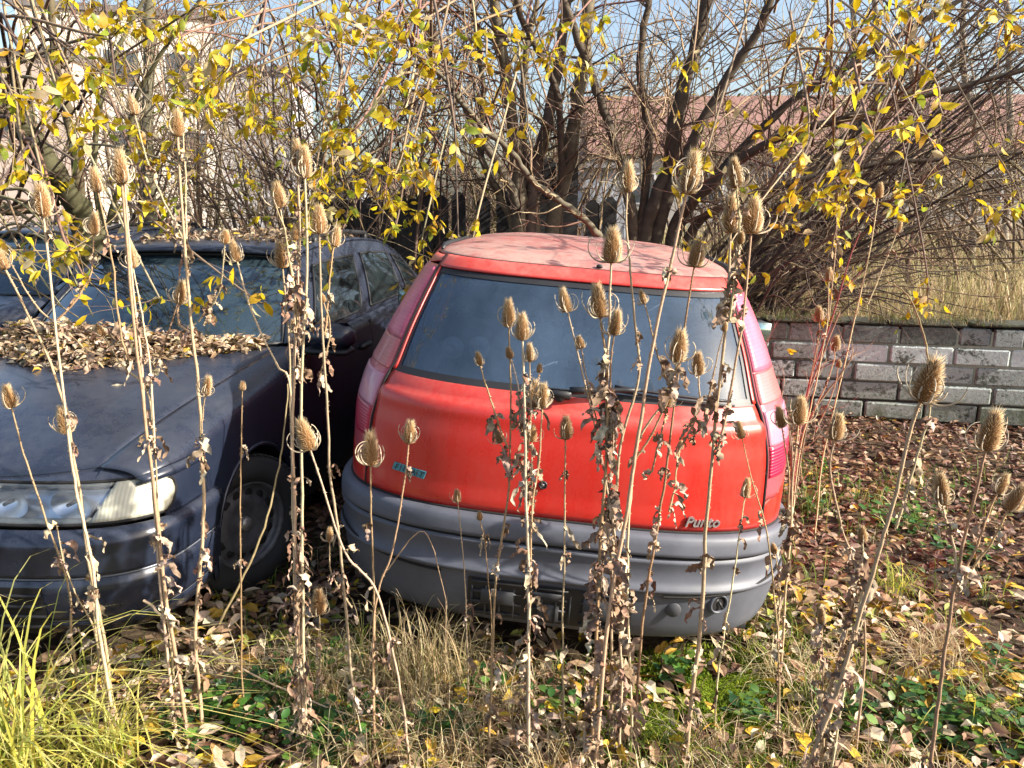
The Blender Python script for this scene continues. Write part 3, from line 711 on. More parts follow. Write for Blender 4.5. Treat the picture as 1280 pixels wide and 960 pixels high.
def leaves(mb, pos, ax, nrm, L, W, col, fold=.25, curl=.15, var=None):
    pos=np.asarray(pos,float); n=len(pos)
    ax=ax/(np.linalg.norm(ax,axis=1,keepdims=True)+1e-9)
    sd=np.cross(ax,nrm); sd/=np.linalg.norm(sd,axis=1,keepdims=True)+1e-9; nn=np.cross(sd,ax)
    L=np.broadcast_to(L,(n,))[:,None]; W=np.broadcast_to(W,(n,))[:,None]*.5
    fo=np.broadcast_to(fold,(n,))[:,None]; cu=np.broadcast_to(curl,(n,))[:,None]
    def c(t): return pos+ax*L*t+nn*L*cu*(4*t*(1-t))
    def e(t,w,s): return c(t)+sd*W*w*s*np.cos(fo)+nn*W*w*np.abs(np.sin(fo))*np.sign(fo+1e-9)
    V=np.stack([c(0.),e(.28,.86,-1),c(.28),e(.28,.86,1),e(.62,.95,-1),c(.62),e(.62,.95,1),c(1.)],1)
    b=(np.arange(n)*8)[:,None]
    T=np.concatenate([b+A([[0,2,1]]),b+A([[0,3,2]]),b+A([[4,5,7]]),b+A([[5,6,7]])]); Q=np.concatenate([b+A([[1,2,5,4]]),b+A([[2,3,6,5]])])
    col=np.asarray(col,float); C=np.repeat(np.broadcast_to(col,(n,3))[:,None],8,1).copy()
    C[:,[2,5]]*=.88; C[:,[0,7]]*=.8
    mb.add(V.reshape(-1,3),[T,Q],C.reshape(-1,3))
def pick(pal,n,w=None,jit=.25):
    pal=A(pal,float); w=None if w is None else A(w,float)/sum(w)
    i=rng.choice(len(pal),n,p=w); return np.clip(pal[i]*rng.uniform(1-jit,1+jit,(n,1))*rng.uniform(.93,1.07,(n,3)),0,1)
def rdir(n,zs_=1.0):
    v=rng.normal(size=(n,3)); v[:,2]*=zs_; return v/np.linalg.norm(v,axis=1,keepdims=True)
BROWN=[(.20,.10,.055),(.31,.18,.105),(.42,.28,.17),(.10,.05,.036),(.20,.11,.085),(.48,.37,.27),(.30,.18,.08),(.55,.34,.05),(.14,.15,.05)]
M['leaf_dry']=attr_mat('dry_leaf',.65,.12,.35,.25,30)
M['leaf_yellow']=attr_mat('yellow_leaf',.5,.45,.3,.38,45)
M['leaf_green']=attr_mat('green_leaf',.5,.3,.4,.15,30)
M['grass']=attr_mat('grass_blade',.6,.35,.3,.1,20)
M['straw']=attr_mat('dry_stalk',.8,.0,.2,.3,60,.2)
M['head']=attr_mat('seed_head',.8,.12,.15,.15,200)
M['bark']=attr_mat('bark',.9,.0,.15,.45,14,.5)
M['twig']=attr_mat('twig',.85,.0,.2,.2,10)

def ground_leaves(name,n,xr,yr_,size,pal,w,zoff=.02,dens=None,flat=.35,mat='leaf_dry',fold=(.1,.6),asp=(.38,.55),curl=(-.1,.22)):
    x=rng.uniform(*xr,n); y=rng.uniform(*yr_,n)
    if dens is not None: k=rng.uniform(size=n)<dens(x,y); x=x[k]; y=y[k]
    n=len(x); a=rng.uniform(0,2*PI,n); ax=np.stack([np.cos(a),np.sin(a),rng.normal(0,.22,n)],1)
    nr=np.stack([rng.normal(0,flat,n),rng.normal(0,flat,n),np.ones(n)],1)
    L=rng.uniform(*size,n); pos=np.stack([x,y,gz(x,y)+rng.uniform(.002,zoff,n)],1)
    mb=MB(); leaves(mb,pos,ax,nr,L,L*rng.uniform(*asp,n),pick(pal,n,w),rng.uniform(*fold,n),rng.uniform(*curl,n))
    return mb.build(name,M[mat],smooth=False)
def under(x,y): return ((np.abs(x-.1)<.72)&(y>2.55)&(y<5.8))|((x<-1.25)&(x>-2.8)&(y>2.5)&(y<6.3))
def patch_n(x,y,s=1.0,ph=0): return .5+.5*np.sin(x*2.1*s+ph+1.3*np.sin(y*1.7*s+ph))*np.cos(y*2.6*s-ph+np.sin(x*3.1*s))
soil_hole=lambda x,y: np.exp(-(((x-1.95)/.30)**2+((y-2.75)/.20)**2)*1.6)
moss_c=atg(915,885)
moss=lambda x,y: np.exp(-(((x-moss_c[0]+.02)/.26)**2+((y-moss_c[1])/.26)**2))
dn=lambda x,y: np.where(under(x,y),.12,1)*(1-.95*soil_hole(x,y))*(1-.97*moss(x,y))*(.55+.45*patch_n(x,y,1.3))
w=[6,6,4.0,3,6,2.6,2.2,.8,.5]
o=ground_leaves('leaf_litter',60000,(-4.5,6.0),(1.35,6.4),(.035,.075),BROWN,w,.035,dn); tag(o,kind='stuff',label='carpet of dry brown fallen leaves around the parked cars')
o=ground_leaves('leaf_litter',17000,(-1.9,2.2),(1.5,3.0),(.04,.085),[(.62,.42,.03),(.5,.30,.04),(.62,.5,.34),(.42,.27,.16),(.30,.33,.06)],[1.3,1.4,3.4,4,.5],.09,lambda x,y: .42*np.where(under(x,y),.1,1)*(1-soil_hole(x,y))*(1-.97*moss(x,y))*(.35+.9*patch_n(x,y,2.2,.5)),.5); tag(o,kind='stuff',label='loose pale and yellow fallen leaves lying on the grass in front')

def blades(mb,pos,h,w,lean,az,col,tipcol=None,seg=5,droop=1.6):
    n=len(pos); t=np.linspace(0,1,seg)[None,:]
    h=np.broadcast_to(h,(n,))[:,None]; lean=np.broadcast_to(lean,(n,))[:,None]; w=np.broadcast_to(w,(n,))[:,None]
    dx=np.cos(az)[:,None]; dy=np.sin(az)[:,None]
    r=lean*h*t**droop; z=h*np.sin(np.clip(t*(1+lean*.55),0,2.6)*PI/2*.9)/np.maximum(1,lean*.8+.6)
    cx=pos[:,0:1]+dx*r; cy=pos[:,1:2]+dy*r; cz=pos[:,2:3]+z
    fa=az+rng.uniform(.9,2.2,n); sx=np.cos(fa)[:,None]*w*.5*(1-t**1.8*.93); sy=np.sin(fa)[:,None]*w*.5*(1-t**1.8*.93)
    V=np.stack([np.stack([cx-sx,cy-sy,cz],-1),np.stack([cx+sx,cy+sy,cz],-1)],2)  # n,seg,2,3
    b=(np.arange(n)*seg*2)[:,None,None]; k=(np.arange(seg-1)*2)[None,:,None]
    F=(b+k+A([0,1,3,2])[None,None]).reshape(-1,4)
    tc=col if tipcol is None else tipcol
    C=col[:,None,:]*(1-t[...,None])+tc[:,None,:]*t[...,None]; C=np.repeat(C[:,:,None,:],2,2)
    mb.add(V.reshape(-1,3),F,C.reshape(-1,3))
def clumped(n,xr,yr_,k,spread):
    cx=rng.uniform(*xr,k); cy=rng.uniform(*yr_,k); i=rng.integers(0,k,n)
    return cx[i]+rng.normal(0,spread,n),cy[i]+rng.normal(0,spread,n)
GREENS=[(.10,.17,.03),(.16,.24,.04),(.07,.13,.03),(.26,.30,.06)]
STRAWS=[(.55,.44,.24),(.42,.31,.16),(.66,.56,.35),(.34,.24,.13)]
# low lawn-like green tufts
mb=MB(); n=15000; x,y=clumped(n,(-2.6,3.6),(1.4,4.6),210,.07); k=~under(x,y)&(rng.uniform(size=n)>soil_hole(x,y)*1.2)&(rng.uniform(size=n)<(.35+.65*ss(3.0,2.3,y))); x=x[k];y=y[k];n=len(x)
c=pick(GREENS+STRAWS[:3],n,[4,5,3,3,1.2,.8,.8]); blades(mb,np.stack([x,y,gz(x,y)],1),rng.uniform(.03,.15,n),rng.uniform(.002,.005,n),rng.uniform(.1,1.3,n),rng.uniform(0,2*PI,n),c,c*A([1.3,1.2,1.0]))
tag(mb.build('grass',M['grass'],smooth=False),kind='stuff',label='short green and straw coloured grass growing through the leaves')
# dry matted grass
mb=MB(); n=4200; x,y=clumped(n,(-.9,1.5),(1.6,2.45),26,.06); k=(rng.uniform(size=n)>.9*moss(x,y))&~((x<-.35)&(y<1.95)&(x>-.9)&(rng.uniform(size=n)<.5)); x=x[k];y=y[k];n=len(x)
c=pick(STRAWS,n); blades(mb,np.stack([x,y,gz(x,y)],1),rng.uniform(.05,.22,n),rng.uniform(.0018,.004,n),rng.uniform(.3,2.0,n),rng.uniform(0,2*PI,n),c,c*1.15)
tag(mb.build('dry_grass',M['grass'],smooth=False),kind='stuff',label='matted pale dry grass in front of the red car')
# moss + soil patch
mb=MB(); n=34000; x=moss_c[0]+rng.normal(0,.21,n); y=moss_c[1]+rng.normal(0,.16,n)-.02; k=(patch_n(x,y,7,1.)>.30)&(y<2.62); x=x[k];y=y[k];n=len(x)
c=pick([(.20,.28,.015),(.14,.21,.012),(.30,.36,.03),(.10,.15,.015)],n); blades(mb,np.stack([x,y,gz(x,y)+.012+.03*patch_n(x,y,7,1.)],1),rng.uniform(.006,.02,n),rng.uniform(.003,.006,n),rng.uniform(.1,1,n),rng.uniform(0,2*PI,n),c,c*1.2,seg=3)
tag(mb.build('moss',M['grass'],smooth=False),kind='stuff',label='bright green moss patch below the right end of the bumper')
# small green weeds: rosettes of broad leaves
mb=MB()
def weed(cx,cy,n,R,L,pal,zr=(.01,.07)):
    a=rng.uniform(0,2*PI,n); r=R*np.sqrt(rng.uniform(0,1,n)); x=cx+r*np.cos(a); y=cy+r*np.sin(a)*.8
    b=rng.uniform(0,2*PI,n); ax=np.stack([np.cos(b),np.sin(b),rng.uniform(-.1,.5,n)],1); l=rng.uniform(.5,1,n)*L
    leaves(mb,np.stack([x,y,gz(x,y)+rng.uniform(*zr,n)],1),ax,np.stack([rng.normal(0,.3,n),rng.normal(0,.3,n),np.ones(n)],1),l,l*rng.uniform(.5,.75,n),pick(pal,n),rng.uniform(-.1,.4,n),rng.uniform(-.15,.1,n))
WG=[(.05,.14,.03),(.09,.20,.03),(.04,.11,.035),(.14,.24,.04)]
for px,py,n,R in ((300,905,60,.16),(350,880,50,.14),(420,850,30,.10),(270,930,60,.16),(450,925,40,.12),(610,880,24,.08),(400,940,50,.14),(1165,905,70,.15),(1220,930,70,.16),(1060,900,24,.1),(850,850,30,.08),(1120,660,40,.16),(1010,640,30,.12),(1200,700,24,.16),(180,770,30,.12),(1130,930,40,.1),(940,900,20,.08),(560,930,30,.1),(1250,860,30,.12),(690,900,20,.08)):
    g=atg(px,py); weed(g[0],g[1],int(n*2.2),R,.05,WG,(.02,.11))
for px,py,n,R in ((1010,590,40,.22),(1130,650,60,.25),(1060,620,50,.25),(1180,620,40,.3)):
    g=atg(px,py); weed(g[0],g[1],n,R,.05,WG)
tag(mb.build('green_weeds',M['leaf_green']),kind='stuff',label='low broad leaved green weeds among the fallen leaves')

# tufts: countable things
def tuft(name,label,px,py,n,h,wd,lean,spread,pal,tip=None,azr=(0,2*PI),Y=None,group=None,seg=7):
    g=atg(px,py) if Y is None else at(px,py,Y); mb=MB()
    x=rng.normal(0,spread,n); y=rng.normal(0,spread*.7,n); c=pick(pal,n); t=c*1.1 if tip is None else pick(tip,n)
    blades(mb,np.stack([x,y,0*x],1),rng.uniform(*h,n),rng.uniform(*wd,n),rng.uniform(*lean,n),rng.uniform(*azr,n),c,t,seg=seg)
    o=mb.build(name,M['grass'],smooth=False,loc=(g[0],g[1],gz(g[0],g[1])-.005)); tag(o,label,'grass tuft',group); return o
YG=[(.50,.46,.06),(.34,.42,.05),(.62,.54,.14),(.22,.32,.04)]
tuft('grass_tuft','large arching yellow green grass tuft at the bottom left corner of the photo',15,1010,230,(.24,.62),(.004,.0095),(.3,1.9),.10,YG,[(.62,.55,.22),(.45,.42,.10)])
tuft('grass_tuft','thin yellowing grass tuft right of the large arching corner tuft',140,985,110,(.14,.36),(.003,.007),(.4,1.8),.05,YG,[(.62,.52,.22),(.5,.42,.12)])
tuft('grass_tuft','tall straw coloured grass tuft below the left half of the red tailgate',525,868,330,(.14,.36),(.002,.0042),(.1,.9),.085,STRAWS+[(.30,.32,.08)],STRAWS)
tuft('grass_tuft','sparse straw grass tuft in front of the tall pale tuft, bottom centre left',505,945,110,(.10,.28),(.002,.004),(.2,1.4),.09,STRAWS+GREENS[:2],STRAWS)
tuft('grass_tuft','green grass tuft with curling tips left of the tall straw tuft',445,835,40,(.10,.24),(.003,.006),(.3,1.6),.035,GREENS,YG)
tuft('grass_tuft','yellow green grass tuft on the leaves right of the grey bumper',1120,745,70,(.08,.20),(.003,.006),(.3,1.3),.05,GREENS+YG,YG)
tuft('grass_tuft','green grass tuft among leaves nearest to the white brick wall',1010,640,60,(.08,.22),(.003,.006),(.3,1.3),.07,GREENS+STRAWS[:1])
tuft('grass_tuft','matted pale grass tuft at the foot of the leaning right hand teasels',1050,850,170,(.06,.18),(.002,.004),(.5,2.2),.13,STRAWS+GREENS[:1])
tuft('grass_tuft','yellow green grass tuft in the bottom right corner',1245,900,90,(.06,.18),(.003,.005),(.3,1.6),.1,GREENS+YG)
tuft('grass_tuft','green grass tuft right under the far right end of the bumper',985,800,90,(.06,.16),(.002,.005),(.4,1.6),.08,GREENS+YG+STRAWS[:2])
tuft('grass_tuft','short green grass tuft at the bottom centre of the photo',800,945,90,(.06,.18),(.003,.005),(.3,1.5),.09,GREENS+YG)
tuft('grass_tuft','straw grass tuft below the middle of the grey bumper',690,860,110,(.05,.17),(.002,.004),(.3,1.6),.12,STRAWS+GREENS[:1])

# ---------------------------------------------------- heaps of leaves on the blue car
bpy.context.view_layer.update()
MBL=np.array(blue.matrix_world); MPU=np.array(punto.matrix_world)
def xf(Mx,P): return np.asarray(P)@Mx[:3,:3].T+Mx[:3,3]
def heap(name,label,n,fn,size=(.035,.07)):
    P=fn(n); n=len(P); a=rng.uniform(0,2*PI,n); ax=np.stack([np.cos(a),np.sin(a),rng.normal(0,.35,n)],1); L=rng.uniform(*size,n)
    mb=MB(); leaves(mb,xf(MBL,P),ax,np.stack([rng.normal(0,.6,n),rng.normal(-.1,.6,n),np.ones(n)],1),L,L*rng.uniform(.32,.5,n),pick([(.48,.36,.24),(.60,.48,.34),(.30,.19,.11),(.20,.12,.08),(.40,.27,.15),(.55,.36,.06)],n,[5,4,3,2,4,.7]),rng.uniform(-.3,.7,n),rng.uniform(-.15,.3,n))
    return tag(mb.build(name,M['leaf_dry'],smooth=False),kind='stuff',label=label)
def f1(n):
    x=rng.uniform(-.72,.62,n); t=rng.beta(1.6,1.3,n); top=np.interp(x,[-.72,-.3,.0,.15,.40,.62],[.5,.9,1.05,.75,.35,.08])
    back=1.26+.25*(x/.7)**2; front=back-.12-.26*top; y=front+(back+.06*top-front)*t
    hh=.105*top*np.sin(np.clip(t*1.15,0,1)*PI*.62)**1.2; sl=zs(y)+.022
    z=sl+hh*rng.uniform(0,1,n)**.6+.004; return np.stack([x,y,z],1)
heap('leaf_heap','thick heap of pale dry leaves at the foot of the blue car windscreen',3600,f1)
def f2(n):
    x=rng.uniform(-.5,.52,n); y=rng.uniform(2.15,3.1,n)**1.0; z=rail(y)[1]+.03*(1-np.abs(x/.58)**2.5)+rng.uniform(.004,.03,n); return np.stack([x,y,z],1)
heap('roof_leaves','dry leaves scattered over the roof of the blue car',1100,f2)
def f3(n):
    P=[(.30,.75),(-.12,.55),(.40,.98)]; return A([[x,y,zs(y)+.034] for x,y in P])
heap('bonnet_leaves','three single pale leaves lying on the bare blue bonnet',3,f3,(.05,.07))
# third car
third=copy_tree(blue); third.location=(-4.55,4.6,0); third.rotation_euler=(0,0,-.35)
tag(third,'dark car half hidden behind branches at the left edge of the photo','car')

# ---------------------------------------------------- brick wall on the right
def brickmat():
    m,nt,o=new_mat('peeling_brick'); a=N(nt,'ShaderNodeVertexColor'); a.layer_name='Col'
    n=noise(nt,6,9,.82); n2=noise(nt,35,6,.75)
    f=mixc(nt,.35,n,n2); sp=ramp(nt,f,[(.435,0.),(.485,1.)])
    sepc=N(nt,'ShaderNodeSeparateColor'); nt.links.new(a.outputs[0],sepc.inputs[0])
    mul=N(nt,'ShaderNodeMath',operation='MULTIPLY'); nt.links.new(sp,mul.inputs[0]); nt.links.new(sepc.outputs[2],mul.inputs[1])
    base=mixc(nt,1.0,ramp(nt,n2,[(.3,(.07,.078,.07)),(.7,(.21,.23,.20))]),ramp(nt,noise(nt,1.5,3,.5),[(.3,.6),(.7,1.1)]),'MULTIPLY')
    col=mixc(nt,mul.outputs[0],base,(.56,.62,.60)); tc=N(nt,'ShaderNodeTexCoord'); sp3=N(nt,'ShaderNodeSeparateXYZ'); nt.links.new(tc.outputs['Object'],sp3.inputs[0])
    mo=N(nt,'ShaderNodeMapRange'); nt.links.new(sp3.outputs[2],mo.inputs[0]); mo.inputs[1].default_value=.48; mo.inputs[2].default_value=.0
    mm=mixc(nt,1.,ramp(nt,n,[(.35,0.),(.6,1.)]),mo.outputs[0],'MULTIPLY'); col=mixc(nt,mm,col,(.07,.09,.03))
    p=princ(nt,o,Base_Color=col,Roughness=1.,Specular_IOR_Level=.0); nt.links.new(bump(nt,n2,.7,.015),p.inputs['Normal']); return m
wall=empty('brick_wall',(0,0,0),'low brick wall with peeling white paint behind the leaf covered ground on the right','wall')
wa=atg(905,512); wb=atg(1420,540); wdir=(wb-wa); wl=np.hypot(wdir[0],wdir[1]); wang=math.atan2(wdir[1],wdir[0])
wall.location=(wa[0],wa[1],0); wall.rotation_euler=(0,0,wang)
mb=MB(); ch=.142
for r in range(5):
    x=-.1-(r%2)*.2-2.6
    while x<wl+1.2:
        L=.39+rng.uniform(-.04,.05); 
        if rng.uniform()<.18: L*=.55
        wht=rng.uniform(.35,1.) if r<4 else rng.uniform(0,.5)
        mb2=MB(); box(mb,(x+L/2,rng.uniform(-.008,.008),.02+r*ch+ch/2),(L-rng.uniform(.01,.022),.24+rng.normal(0,.006),ch-rng.uniform(.01,.02)),bev=rng.uniform(.005,.014),rz=rng.normal(0,.012),col=(1,1,wht)); x+=L
mb.build('brickwork',brickmat(),wall,smooth=False)
mb=MB(); box(mb,(wl/2-.8,0,.35),(wl+3.6,.19,.70)); mb.build('mortar',simple('mortar',(.045,.043,.036),.95,scale=30,bmp=.4),wall)
mb=MB(); x=-2.8
while x<wl+1.2:
    L=rng.uniform(.4,.6); box(mb,(x+L/2,0,.02+5*ch+.015+rng.uniform(-.006,.006)),(L-rng.uniform(.01,.05),.26,.024),bev=.010,rz=rng.normal(0,.01)); x+=L
mb.build('coping',simple('mossy_coping',(.035,.036,.022),.95,var=.5,scale=12,bmp=.5),wall,smooth=False)

mb=MB(); n=5200; s=rng.uniform(-2.7,wl+1.2,n); s=s[patch_n(s,s*0,2.3,.4)>.22]; n=len(s); q=rng.uniform(-.15,.12,n)
px_=wa[0]+wdir[0]/wl*s-wdir[1]/wl*q; py_=wa[1]+wdir[1]/wl*s+wdir[0]/wl*q
c=pick([(.10,.13,.03),(.22,.20,.09),(.30,.24,.14),(.16,.11,.07)],n); blades(mb,np.stack([px_,py_,np.full(n,.745)],1),rng.uniform(.01,.10,n),rng.uniform(.003,.006,n),rng.uniform(.4,2.2,n),rng.uniform(0,2*PI,n),c)
tag(mb.build('wall_moss',M['grass'],smooth=False),kind='stuff',label='moss and dry grass growing along the top of the brick wall')
# ---------------------------------------------------- tall dry grass field behind the wall
mb=MB(); n=42000; y=6.6+rng.uniform(0,1,n)**1.5*22; x=rng.uniform(-.35,1.0,n)*(y*.95)+1.0; nn=patch_n(x,y,.5)
c=pick([(.46,.35,.19),(.38,.28,.15),(.52,.43,.26),(.28,.26,.11),(.34,.36,.14)],n,[4,4,3,2,1.2]); sc_=1+y/14
blades(mb,np.stack([x,y,gz(x,y)],1),rng.uniform(.45,1.0,n)*(.7+.5*nn),rng.uniform(.005,.011,n)*sc_,rng.uniform(.05,.5,n),rng.uniform(0,2*PI,n),c,c*1.1,seg=4)
tag(mb.build('tall_dry_grass',M['grass'],smooth=False),kind='stuff',label='field of tall tan dry grass behind the brick wall')
mb=MB(); n=22000; y=5.6+rng.uniform(0,1,n)*11; x=-rng.uniform(-.1,1.0,n)*(y*.85); k=~under(x,y); x=x[k];y=y[k];n=len(x)
c=pick([(.12,.15,.05),(.20,.22,.07),(.34,.27,.14),(.16,.13,.07)],n); blades(mb,np.stack([x,y,gz(x,y)],1),rng.uniform(.2,.75,n),rng.uniform(.006,.014,n),rng.uniform(.1,1,n),rng.uniform(0,2*PI,n),c,c*1.1,seg=4)
tag(mb.build('rough_grass',M['grass'],smooth=False),kind='stuff',label='rough olive green undergrowth behind the blue car')

mb=MB(); n=16000; y=rng.uniform(46,64,n); x=rng.uniform(-75,75,n); hh=(4.5+2.2*np.sin(x*.21)+1.4*np.sin(x*.63+1))*rng.uniform(.45,1.,n)
c=pick([(.17,.13,.10),(.23,.18,.13),(.14,.13,.07),(.28,.22,.14)],n); blades(mb,np.stack([x,y,0*x],1),hh,rng.uniform(.05,.16,n),rng.uniform(.05,.35,n),rng.uniform(0,2*PI,n),c,c*1.1,seg=4)
tag(mb.build('far_woods',M['grass'],smooth=False),kind='stuff',label='far brown leafless woodland along the horizon')
# ---------------------------------------------------- picket fence
fe=empty('picket_fence',(0,0,0),'black wooden picket fence between the tree trunks behind the red car','fence')
pk=None; M['fence']=simple('black_wood',(.014,.013,.014),.8,var=.4,scale=20,bmp=.4)
FY=7.75
def picket(px,top,wd=.115):
    global pk
    p=at(px,top,FY); mb=MB(); h=p[2]
    w2=wd/2; V=[];pr=[(-w2,0),(w2,0),(w2,h-.05),(w2*.3,h),(-w2*.3,h),(-w2,h-.05)]
    V=A([[x,y,z] for y in (-.013,.013) for x,z in pr]); F=[A([[0,1,2,3,4,5],[11,10,9,8,7,6]]),A([[i,i+6,(i+1)%6+6,(i+1)%6] for i in range(6)])]
    mb.add(V,F); o=mb.build('picket',M['fence'],fe,smooth=False); o.location=(p[0],FY+rng.uniform(-.01,.01),0); o.rotation_euler=(rng.normal(0,.01),rng.normal(0,.012),0)
for px,top in ((395,250),(412,252),(430,248),(447,250),(464,246),(481,252),(500,244),(516,248),(532,240),(549,244),(573,240),(600,246),(629,238),(657,246),(686,197),(714,200),(742,250),(760,246)): picket(px,top,.135 if top>210 else .15)
for z in (.35,1.2):
    a=at(380,250,FY)[0]; b=at(775,250,FY)[0]; mb=MB(); box(mb,((a+b)/2,FY+.045,z),(b-a,.05,.09),bev=.005); mb.build('rail',M['fence'],fe)

# ---------------------------------------------------- buildings
plaster=simple('pale_plaster',(.52,.48,.42),.9,var=.12,scale=1.2,bmp=.1); grey=simple('grey_render',(.36,.36,.38),.9,var=.15,scale=1.)
tilem,nt,o=new_mat('red_roof_tiles'); wv=N(nt,'ShaderNodeTexWave'); wv.inputs['Scale'].default_value=1.1; wv.bands_direction='X'; wv.inputs['Distortion'].default_value=.6; tc=N(nt,'ShaderNodeTexCoord'); nt.links.new(tc.outputs['Object'],wv.inputs[0])
col=mixc(nt,.22,ramp(nt,noise(nt,2.5,7,.8),[(.3,(.17,.085,.07)),(.7,(.30,.17,.14))]),ramp(nt,wv.outputs['Fac'],[(.2,(.16,.08,.065)),(.6,(.28,.15,.12))])); p=princ(nt,o,Base_Color=col,Roughness=.9); nt.links.new(bump(nt,wv.outputs['Fac'],.15,.02),p.inputs['Normal'])
darkglass=simple('window_dark',(.05,.06,.07),.15)
def house(name,label,c,s,rz,wallm,roof=None,wins=(),flat=True,rm=None,cat='building'):
    h=empty(name,(c[0],c[1],0),label,cat); h.rotation_euler=(0,0,rz)
    mb=MB(); box(mb,(0,0,s[2]/2),s); mb.build('wall',wallm,h,smooth=False)
    if flat:
        mb=MB(); box(mb,(0,0,s[2]+.12),(s[0]+.3,s[1]+.3,.24)); mb.build('roof',simple(name+'_roof',(.12,.11,.11),.9),h,smooth=False)
    else:
        mb=MB(); x,y=s[0]/2+.3,s[1]/2+.4; z0,z1=s[2]-.05,s[2]+roof
        V=A([[-x,-y,z0],[x,-y,z0],[x,y,z0],[-x,y,z0],[-x,0,z1],[x,0,z1]]); mb.add(V,[A([[0,1,5,4],[2,3,4,5],[0,3,2,1]]),A([[0,4,3],[1,2,5]])]); mb.build('roof',rm,h,smooth=False)
    for (wx,wz,ww,wh) in wins:
        mb=MB(); box(mb,(wx,-s[1]/2-.02,wz),(ww+.16,.06,wh+.16)); f=mb.build('window',simple('frame_white',(.6,.6,.6),.6),h,smooth=False)
        mb=MB(); box(mb,(wx,-s[1]/2-.06,wz),(ww,.03,wh)); mb.build('pane',darkglass,f,smooth=False)
    return h
def pos(px,Y): return at(px,250,Y)
c=pos(150,32); house('apartment_block','pale flat roofed block seen through the branches at the upper left',(c[0]-1.0,36,0),(6.8,7,8.6),.38,plaster,wins=[(-2.2,6.6,1.2,1.3),(0,6.6,1.2,1.3),(-2.2,3.6,1.2,1.3),(0,3.6,1.2,1.3),(2.2,6.6,1.2,1.3),(2.2,3.6,1.2,1.3)])
c=pos(20,30); house('apartment_block','pinkish plastered building at the far upper left edge',(c[0]-1,33,0),(6,6,6.6),.1,simple('pink_plaster',(.50,.40,.34),.9,var=.1,scale=1),wins=[(-1.5,4.6,1.1,1.3),(1.2,4.6,1.1,1.3)])
c=pos(300,36); house('flat_roof_annex','low grey annex with a flat roof right of the pale block',(c[0],38,0),(5,6,6.8),.1,grey)
c=pos(1020,38); house('long_house','long low house with a red tiled roof far behind the right hand bushes',(c[0]+1.5,40,0),(24,9,3.6),-.04,simple('house_render',(.33,.31,.28),.9,var=.1),roof=2.9,flat=False,rm=tilem,wins=[(x,2.1,1.3,1.2) for x in (-10,-7,-4,-1,2,5,8)],cat='house')
def shed(name,label,px0,px1,top,Y,mt,cat='shed'):
    a=at(px0,top,Y); b=at(px1,top,Y); wd=b[0]-a[0]; h=empty(name,((a[0]+b[0])/2,Y+.6,0),label,cat)
    mb=MB(); box(mb,(0,0,a[2]/2),(wd,1.2,a[2]),bev=.01); mb.build('wall',mt,h,smooth=False)
    mb=MB(); box(mb,(0,0,a[2]+.03),(wd+.12,1.35,.06)); mb.build('roof',grey,h,smooth=False)
    mb=MB(); box(mb,(0,-.61,a[2]*.46),(wd*.72,.03,a[2]*.84),bev=.005); d=mb.build('door',mt,h,smooth=False)
    mb=MB(); box(mb,(wd*.26,-.64,a[2]*.45),(.04,.04,.14),bev=.005); mb.build('handle',M['black'],d,smooth=False)
shp=simple('white_sheet',(.42,.45,.50),.7,var=.12,scale=3)
shed('garden_shed','pale grey shed behind the trunks right of the black picket fence',728,792,210,11.5,shp)
shed('garden_shed','pale shed glimpsed above the roof of the dark blue car',388,440,236,10.5,shp)
# ================================================================== trees and bushes
def smooth_path(P,k=5):
    P=A(P,float); n=len(P)
    if n<3: t=np.linspace(0,1,k*2)[:,None]; return P[0]*(1-t)+P[-1]*t
    Q=np.concatenate([[2*P[0]-P[1]],P,[2*P[-1]-P[-2]]]); out=[]
    for i in range(n-1):
        t=np.linspace(0,1,k,endpoint=False)[:,None]; a,b,c,d=Q[i:i+4]
        out.append(.5*((2*b)+(-a+c)*t+(2*a-5*b+4*c-d)*t**2+(-a+3*b-3*c+d)*t**3))
    out.append(P[-1:]); return np.concatenate(out)
def rpath(p,d,L,n,wan=.12,grav=0,up=0):
    d=d/np.linalg.norm(d); P=[p]; s=L/n
    for i in range(n):
        d=d+rng.normal(0,wan,3); d[2]+=up-grav; d/=np.linalg.norm(d); P.append(P[-1]+d*s)
    return A(P)
BARK=[(.15,.125,.09),(.11,.09,.065),(.19,.16,.105)]
TW=[(.15,.105,.075),(.24,.18,.11),(.10,.07,.055),(.34,.26,.16),(.20,.12,.09),(.28,.20,.13)]
